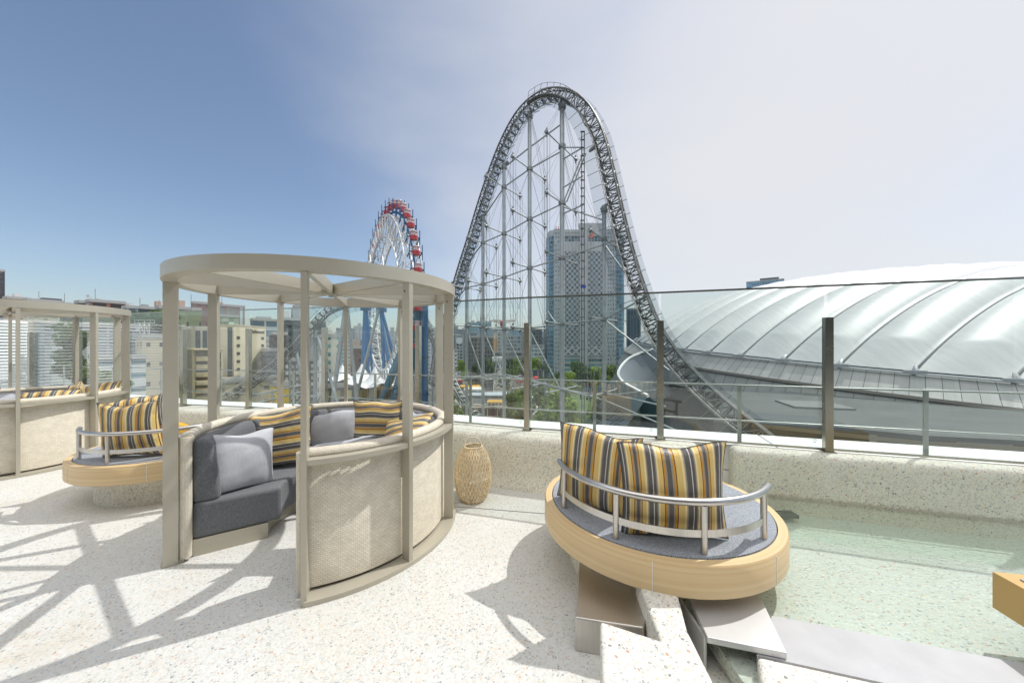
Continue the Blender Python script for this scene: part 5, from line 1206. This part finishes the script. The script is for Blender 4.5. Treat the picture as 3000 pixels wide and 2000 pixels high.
tower('pale building with a glassed grid in front of the dark trapezoid block', 1557,1596,1012,290,18, facade('palegrid', (.50,.53,.54), (.16,.24,.27), 3.4, 3.2, .75, .55))
tower('light grey office with a flat top behind the middle masts', 1482,1528,985,310,20, facade('lgrey', (.36,.40,.42), (.13,.18,.20), 3, 3.3, .7, .5))
tower('low grey station building with a flat wide roof', 1445,1530,1032,292,14, facade('station', (.30,.31,.30), (.10,.12,.12), 6, 5, .8, .5))

# ---------------- white tents, park rides and platforms
tentm = simple('tent_white', (.74,.73,.76), .6, var=.04)
def tent(px, py, Y, w, h, label):
    c_ = P(px, py, Y); m = MB(); n = 24; rows = 12; vs = []
    for i in range(rows+1):
        f = i/rows; r = w*(.02+.98*f**1.0); z = -h*(1-(1-f)**2.6)
        for j in range(n):
            a = 2*PI*j/n; sc2 = 1+.10*math.cos(4*a)*f; vs.append((r*math.cos(a)*sc2, r*math.sin(a)*sc2, z-.12*h*f*f*math.cos(4*a)))
    m.add(vs, [(i*n+j, (i+1)*n+j, (i+1)*n+(j+1)%n, i*n+(j+1)%n) for i in range(rows) for j in range(n)])
    t = empty('tent_roof', c_, label, 'tent', 'white peaked tents'); m.build('canopy', tentm, t, smooth=60)
    m = MB(); m.tube([(0,0,-.3),(0,0,-h-9)], .15, 6)
    for k in range(4): a = PI/4+k*PI/2; m.tube([(w*.9*math.cos(a),w*.9*math.sin(a),-h*.98),(w*.9*math.cos(a),w*.9*math.sin(a),-h-9)], .12, 6)
    m.build('poles', ms_lt, t)
tent(1003,1067,112,5.2,4.6,'white peaked tent farthest left, behind the daybed posts')
tent(1060,1065,108,6.0,5.2,'tallest white peaked tent in the middle of the row')
tent(1098,1073,100,5.4,5.0,'white peaked tent on the right with a sagging front edge')
tent(1140,1092,104,5.0,4.2,'white peaked tent half hidden by the teal legs')
tower('dark pavilion wall under the white tents', 955,1190,1128,106,16, facade('pavilion', (.14,.13,.10), (.40,.33,.15), 3, 4.5, .35, .6), name='pavilion')
tower('yellow-fronted snack stall roof beside the coaster', 810,850,1128,95,6, simple('stall_yellow', (.62,.42,.05), .6), name='stall')
# lattice drop ride / small white tower and red swing ride
t = empty('lattice_tower_ride', P(1460,1200,185), 'white lattice pyramid ride tower in the middle of the park', 'ride tower')
lt = Vector(t.location); tw_ = simple('ride_white', (.66,.68,.68), .45)
zt = cz(1056,185)-lt.z
for sx, sy in ((-1,-1),(1,-1),(1,1),(-1,1)):
    m = MB(); m.tube([(sx*4.4,sy*4.4,-6),(sx*.9,sy*.9,zt)], .22, 6); m.build('corner_leg', tw_, t, smooth=50)
m = MB()
for k in range(8):
    f = k/8; z = -6+(zt+6)*f; r = 4.4-3.5*f; f2 = (k+1)/8; z2 = -6+(zt+6)*f2; r2 = 4.4-3.5*f2
    cs = [(-1,-1),(1,-1),(1,1),(-1,1)]
    for q in range(4):
        a, b = cs[q], cs[(q+1)%4]; m.tube([(a[0]*r,a[1]*r,z),(b[0]*r,b[1]*r,z)], .1, 4); m.tube([(a[0]*r,a[1]*r,z),(b[0]*r2,b[1]*r2,z2)], .09, 4)
m.build('lattice', tw_, t)
m = MB(); m.box((-3,-3,zt),(3,3,zt+.7)); m.box((-3.2,-3.2,zt+.9),(3.2,3.2,zt+1.9)); m.build('top_platform', tw_, t)
t = empty('swing_tower', P(1472,1200,225), 'thin swing tower with a wide wire crown and a red hub', 'ride tower')
zt = cz(943,225)-t.location.z
m = MB(); m.tube([(0,0,-8),(0,0,zt)], .35, 8); m.build('mast', tw_, t)
m = MB(); m.tube([(0,0,zt-3.4),(0,0,zt),(0,0,zt+.8)], [.6,1.9,1.4], 10); m.build('red_hub', simple('hub_red', (.55,.05,.05), .5), t, smooth=40)
m = MB()
for k in range(14):
    a = 2*PI*k/14; m.tube([(0,0,zt-1.5),(8.4*math.cos(a),8.4*math.sin(a),zt+.9)], .11, 4); m.tube([(0,0,zt+.6),(8.4*math.cos(a),8.4*math.sin(a),zt+.9)], .07, 4)
m.tube([(8.4*math.cos(2*PI*k/28),8.4*math.sin(2*PI*k/28),zt+.9) for k in range(28)], .11, 4, closed=True); m.build('wire_crown', simple('crown_grey', (.35,.33,.33), .5), t)
# dome hall behind the trees
o = MB(); c_ = P(1485,1135,235); o.tube([(0,0,0),(0,0,4),(0,0,7.5),(0,0,10.5),(0,0,12.6),(0,0,13.4)], [9.5,9.5,8.6,6.6,3.6,.3], 28); t = empty('small_dome', c_, 'small beige domed kiosk among the park trees', 'kiosk'); o.build('shell', simple('beige_dome', (.46,.42,.35), .6), t, smooth=60)
# decks, canopies and low park buildings
def lowbox(name, label, px0, px1, py, Y, h, dep, mt, cat='building', roofm=None, group=None):
    w = (px1-px0)/F*Y; c_ = P((px0+px1)/2, py, Y); t = empty(name, (c_.x, Y, c_.z-h), label, cat, group)
    m = MB(); m.box((-w/2,0,0),(w/2,dep,h)); m.build('wall', mt, t)
    m = MB(); m.box((-w/2-.4,-.5,h+.002),(w/2+.4,dep+.4,h+.45)); m.build('roof', roofm or M['ledge'], t)
    m = MB()
    for k in range(int(max(2, w//3.5))): x = -w/2+w*(k+.5)/int(max(2, w//3.5)); m.box((x-.15,-.12,-6),(x+.15,-.01,h))
    m.build('columns', whitep, t); return t
tan = simple('tan_terrace', (.33,.24,.18), .7, var=.2, scale=.3); brn = simple('brown_wall', (.16,.11,.09), .7, var=.2, scale=.3); wcan = simple('white_canopy', (.72,.70,.62), .6); ycan = simple('yellow_canopy', (.62,.36,.06), .6); steelc = simple('ride_grey', (.34,.38,.40), .5, .2, var=.2, scale=.4)
lowbox('park_terrace','long tan terrace building across the lower park', 1326,1560,1196,130,3.6,7,brn,roofm=tan)
lowbox('park_terrace','brown lower terrace wall nearest the glass', 1320,1540,1232,118,4.5,6,tan,roofm=brn)
lowbox('park_canopy','white flat canopy over the left park stalls', 1362,1412,1142,150,2.4,8,steelc,'canopy',wcan)
lowbox('park_canopy','yellow canopy above the white stall canopy', 1345,1402,1135,158,2.0,6,steelc,'canopy',ycan)
lowbox('park_canopy','yellow-orange awning on the tan terrace', 1430,1470,1180,134,1.6,5,brn,'canopy',ycan)
lowbox('park_stage','grey ride station with railings behind the awning', 1372,1500,1160,142,3.0,9,steelc,'building',simple('station_roof', (.42,.47,.50), .5))
lowbox('park_shed','pale flat-roofed shed by the right trees', 1560,1600,1170,150,2.6,8,whitep,'shed')
lowbox('park_shed','dark ride building with red letters-like panels behind the trees', 1520,1600,1085,225,4.5,10,dkp,'shed',dkp)
for k, (px, py, Y, s2) in enumerate(((1515,1112,200,2.0),(1530,1116,200,1.6),(1563,1112,205,2.0),(1570,1108,205,1.8),(1347,1115,170,1.5))):
    o = MB(); o.tube([(0,0,-s2*.6),(0,0,-s2*.3),(0,0,s2*.3),(0,0,s2*.7)], [s2*.5,s2*.9,s2,s2*.3], 10); o.tube([(0,0,-s2*3),(0,0,-s2*.55)], .15, 5)
    oo = o.build('red_ride_car', simple('ride_red_%d' % k, (.55,.06,.04), .5), loc=P(px,py,Y), smooth=50); tag(oo, ['red ride car left of the trees','smaller red ride car beside it on the right','upper red ride car near the pale shed','red ride car directly above the pale shed','lone red ride car at the foot of the left mast'][k], 'ride car', 'red ride cars in the park')
# railings and clutter of the ride platforms
m = MB(); rr_ = random.Random(3)
t = empty('ride_railings', P(1440,1190,138), 'grid of white railings round the ride platforms', 'railing')
for r_ in range(4):
    Y = 128+r_*9; z = cz(1188-r_*12, Y); a, b = cx(1335,Y), cx(1545,Y); m = MB(); o0 = t.location
    for zz_ in (0, .55, 1.1): m.tube([(a-o0.x,Y-o0.y,z+zz_-o0.z),(b-o0.x,Y-o0.y,z+zz_-o0.z)], .05, 4)
    k = a
    while k < b: m.tube([(k-o0.x,Y-o0.y,z-1.5-o0.z),(k-o0.x,Y-o0.y,z+1.1-o0.z)], .05, 4); k += 1.6
    m.build('railing', whitep, t)
# grey girder frames under the low track (queue structure)
t = empty('steel_platform', P(830,1230,92), 'galvanised steel gantry with cross braces below the low coaster track', 'gantry'); o0 = Vector(t.location)
for k, (a, b, c_, d_) in enumerate(((730,1160,900,1124),(735,1185,905,1142),(740,1235,1000,1190),(850,1060,850,1240),(905,1115,905,1240),(955,1110,955,1240),(850,1215,905,1135),(905,1215,958,1130),(760,1150,760,1240),(800,1140,800,1240))):
    m = MB(); m.tube([P(a,b,90)-o0, P(c_,d_,90)-o0], .26, 7); m.build('girder', ms_lt, t, smooth=50)

# ---------------- trees
def crown_mesh(name, rx, rz_, seed, n=1500, leaf=.34):
    r = random.Random(seed); m = MB(); cl = []
    for _ in range(13):
        a = r.uniform(0,2*PI); q = r.uniform(0,.75); cl.append((Vector((math.cos(a)*q*rx, math.sin(a)*q*rx, r.uniform(-.55,.75)*rz_)), r.uniform(.32,.55)*rx))
    for _ in range(n):
        c_, cr_ = r.choice(cl); d = Vector((r.gauss(0,1), r.gauss(0,1), r.gauss(0,1))).normalized(); p = c_+d*cr_*r.uniform(.72,1.04)
        s = leaf*r.uniform(.6,1.5); ax = Vector((r.gauss(0,1), r.gauss(0,1), r.gauss(0,1))).normalized(); t_ = (d+ax*.7).normalized(); u = t_.orthogonal().normalized(); v = t_.cross(u)
        u = u*math.cos(s*9)+v*math.sin(s*9); v = t_.cross(u)
        m.add([p-u*s-v*s*.6, p+u*s-v*s*.7, p+u*s*.8+v*s*.7, p-u*s*.7+v*s], [(0,1,2,3)])
    me = bpy.data.meshes.new(name); me.from_pydata([tuple(v) for v in m.v], [], m.f); return me
fol = [foliage('foliage_fresh', (.20,.30,.03)), foliage('foliage_deep', (.075,.15,.03)), foliage('foliage_mid', (.14,.22,.035))]
crowns = [crown_mesh('crown_%d' % k, 4.2, 3.6, 40+k) for k in range(3)]
for me, f_ in zip(crowns, fol): me.materials.append(f_)
bark = simple('bark', (.10,.075,.055), .8, var=.2, scale=2)
tm = MB(); tm.tube([(0,0,-7),(.1,0,-3),(0,.1,0),(.1,0,2.5)], [.34,.26,.2,.08], 8)
for a in range(5):
    an = 2*PI*a/5; tm.tube([(0,0,-2+a*.5),(1.6*math.cos(an),1.6*math.sin(an),.2+a*.4),(2.6*math.cos(an),2.6*math.sin(an),1.6+a*.3)], [.13,.09,.03], 5)
tmo = tm.build('trunk', bark, smooth=50); tmesh = tmo.data; bpy.data.objects.remove(tmo)
TREES = [  # px, py of crown centre, Y, size, kind, where
 (1352,1072,240,1.0,0,'beside the white apartment block'),(1398,1075,235,1.2,1,'left of the lattice ride tower'),(1428,1072,230,1.35,1,'directly behind the lattice ride tower'),(1500,1068,235,1.3,1,'behind the beige dome kiosk'),(1515,1075,225,1.25,0,'right of the dome kiosk'),
 (1538,1066,240,1.1,0,'left of the middle fence post'),(1572,1070,235,1.45,0,'under the dark trapezoid block'),(1590,1082,230,1.1,1,'at the left corner of the hotel'),(1490,1098,205,1.25,2,'in front of the dome kiosk'),(1480,1122,190,1.2,2,'right of the lattice tower foot'),
 (1628,1112,165,1.15,2,'left of the big mast, low'),(1640,1128,150,1.2,2,'at the foot of the big mast'),(1668,1122,160,1.2,0,'right of the big mast'),(1702,1092,170,1.45,1,'the dark round one in front of the hotel podium'),(1720,1110,165,1.2,1,'just below the dark round one'),
 (1746,1100,175,1.15,0,'bright one in front of the podium'),(1775,1098,185,1.05,0,'bright one by the right mast'),(1795,1092,190,.9,0,'rightmost bright one near the gate canopy'),(1600,1130,150,1.0,2,'by the pale shed roof'),(1612,1150,135,1.1,2,'below the pale shed'),
 (1578,1165,130,1.0,2,'right of the fence post, low'),(1530,1155,140,1.1,2,'left of the fence post, low'),(1512,1190,125,1.2,2,'behind the tan terrace end'),(1540,1210,118,1.1,2,'at the tan terrace end'),(1500,1225,112,.9,2,'lowest one left of the fence post'),
 (1635,1200,100,1.7,0,'large round one nearest the glass'),(1655,1225,98,1.4,0,'low shoulder of the large round tree'),(1610,1225,98,1.3,0,'left flank of the large round tree'),(1318,1205,120,1.0,2,'beside the right daybed post'),(1335,1230,110,1.0,2,'behind the low track run-out'),
 (1300,1180,130,1.1,2,'between the daybed posts on the right'),(1365,1100,200,.8,0,'small one left of the first mast foot'),(1550,1130,170,.9,0,'small one behind the fence post')]
TREES += [(x,y,Y,s,k,w) for x,y,Y,s,k,w in [(395,938,132,1.0,1,'dark one on the slope under the brown block'),(420,940,130,1.15,1,'dark one left of the lattice antenna'),(445,937,131,1.2,1,'dark one right of the lattice antenna'),(470,939,130,1.1,1,'dark one beside the daybed post'),(350,945,132,.9,1,'dark one behind the left canopy ring'),(310,948,134,.9,1,'dark one over the silver hall'),(270,950,136,.8,1,'leftmost dark one over the silver hall'),(495,941,129,1.0,1,'dark one hidden behind the daybed post')]]
for k, (px, py, Y, s_, kd, w_) in enumerate(TREES):
    c_ = P(px, py, Y); t = empty('tree', (c_.x, c_.y, c_.z-4*s_), ('bushy green tree ' if kd != 1 else 'dense dark green tree ')+w_, 'tree', 'broad-leaved trees in the park' if py > 1000 else 'dark trees on the slope behind the silver hall', rz=k*1.3)
    t.scale = (s_, s_, s_*random.uniform(.9,1.1))
    a = bpy.data.objects.new('crown', crowns[kd]); C.objects.link(a); a.parent = t; a.location = (0,0,4)
    b = bpy.data.objects.new('trunk', tmesh); C.objects.link(b); b.parent = t; b.location = (0,0,2.5)
# climbing plants at the louvre end
iv = crown_mesh('ivy_leaves', .55, 1.5, 90, 900, .07); iv.materials.append(foliage('ivy', (.12,.20,.03)))
for k, (x, y, z, lab) in enumerate(((-14.9,11.9,1.2,'tall climbing shrub beside the white louvre screen'),(-13.9,11.6,.2,'low leafy shrub right of the tall one by the louvre screen'),(-13.0,11.4,-.1,'lowest leafy shrub behind the left daybed'))):
    t = empty('shrub', (x,y,-1.2), lab, 'shrub', 'shrubs by the louvre screen'); a = bpy.data.objects.new('foliage', iv); C.objects.link(a); a.parent = t; a.location = (0,0,z+1.2); a.scale = (1,1,.9 if k == 0 else .55)
    m = MB(); m.tube([(0,0,-.6),(0,0,z+1.2)], .03, 6); m.build('stem', bark, t)

# ---------------- the air over the city
hm = bpy.data.materials.new('city_haze'); hm.use_nodes = True; t = hm.node_tree; t.nodes.clear()
v = t.nodes.new('ShaderNodeVolumePrincipled'); v.inputs['Color'].default_value = (.80,.87,.95,1); v.inputs['Density'].default_value = .00014; v.inputs['Anisotropy'].default_value = .2
t.links.new(v.outputs[0], t.nodes.new('ShaderNodeOutputMaterial').inputs['Volume'])
m = MB(); m.box((-5000,-1000,GZ-1),(5000,7000,62)); tag(m.build('haze', hm), kind='stuff')
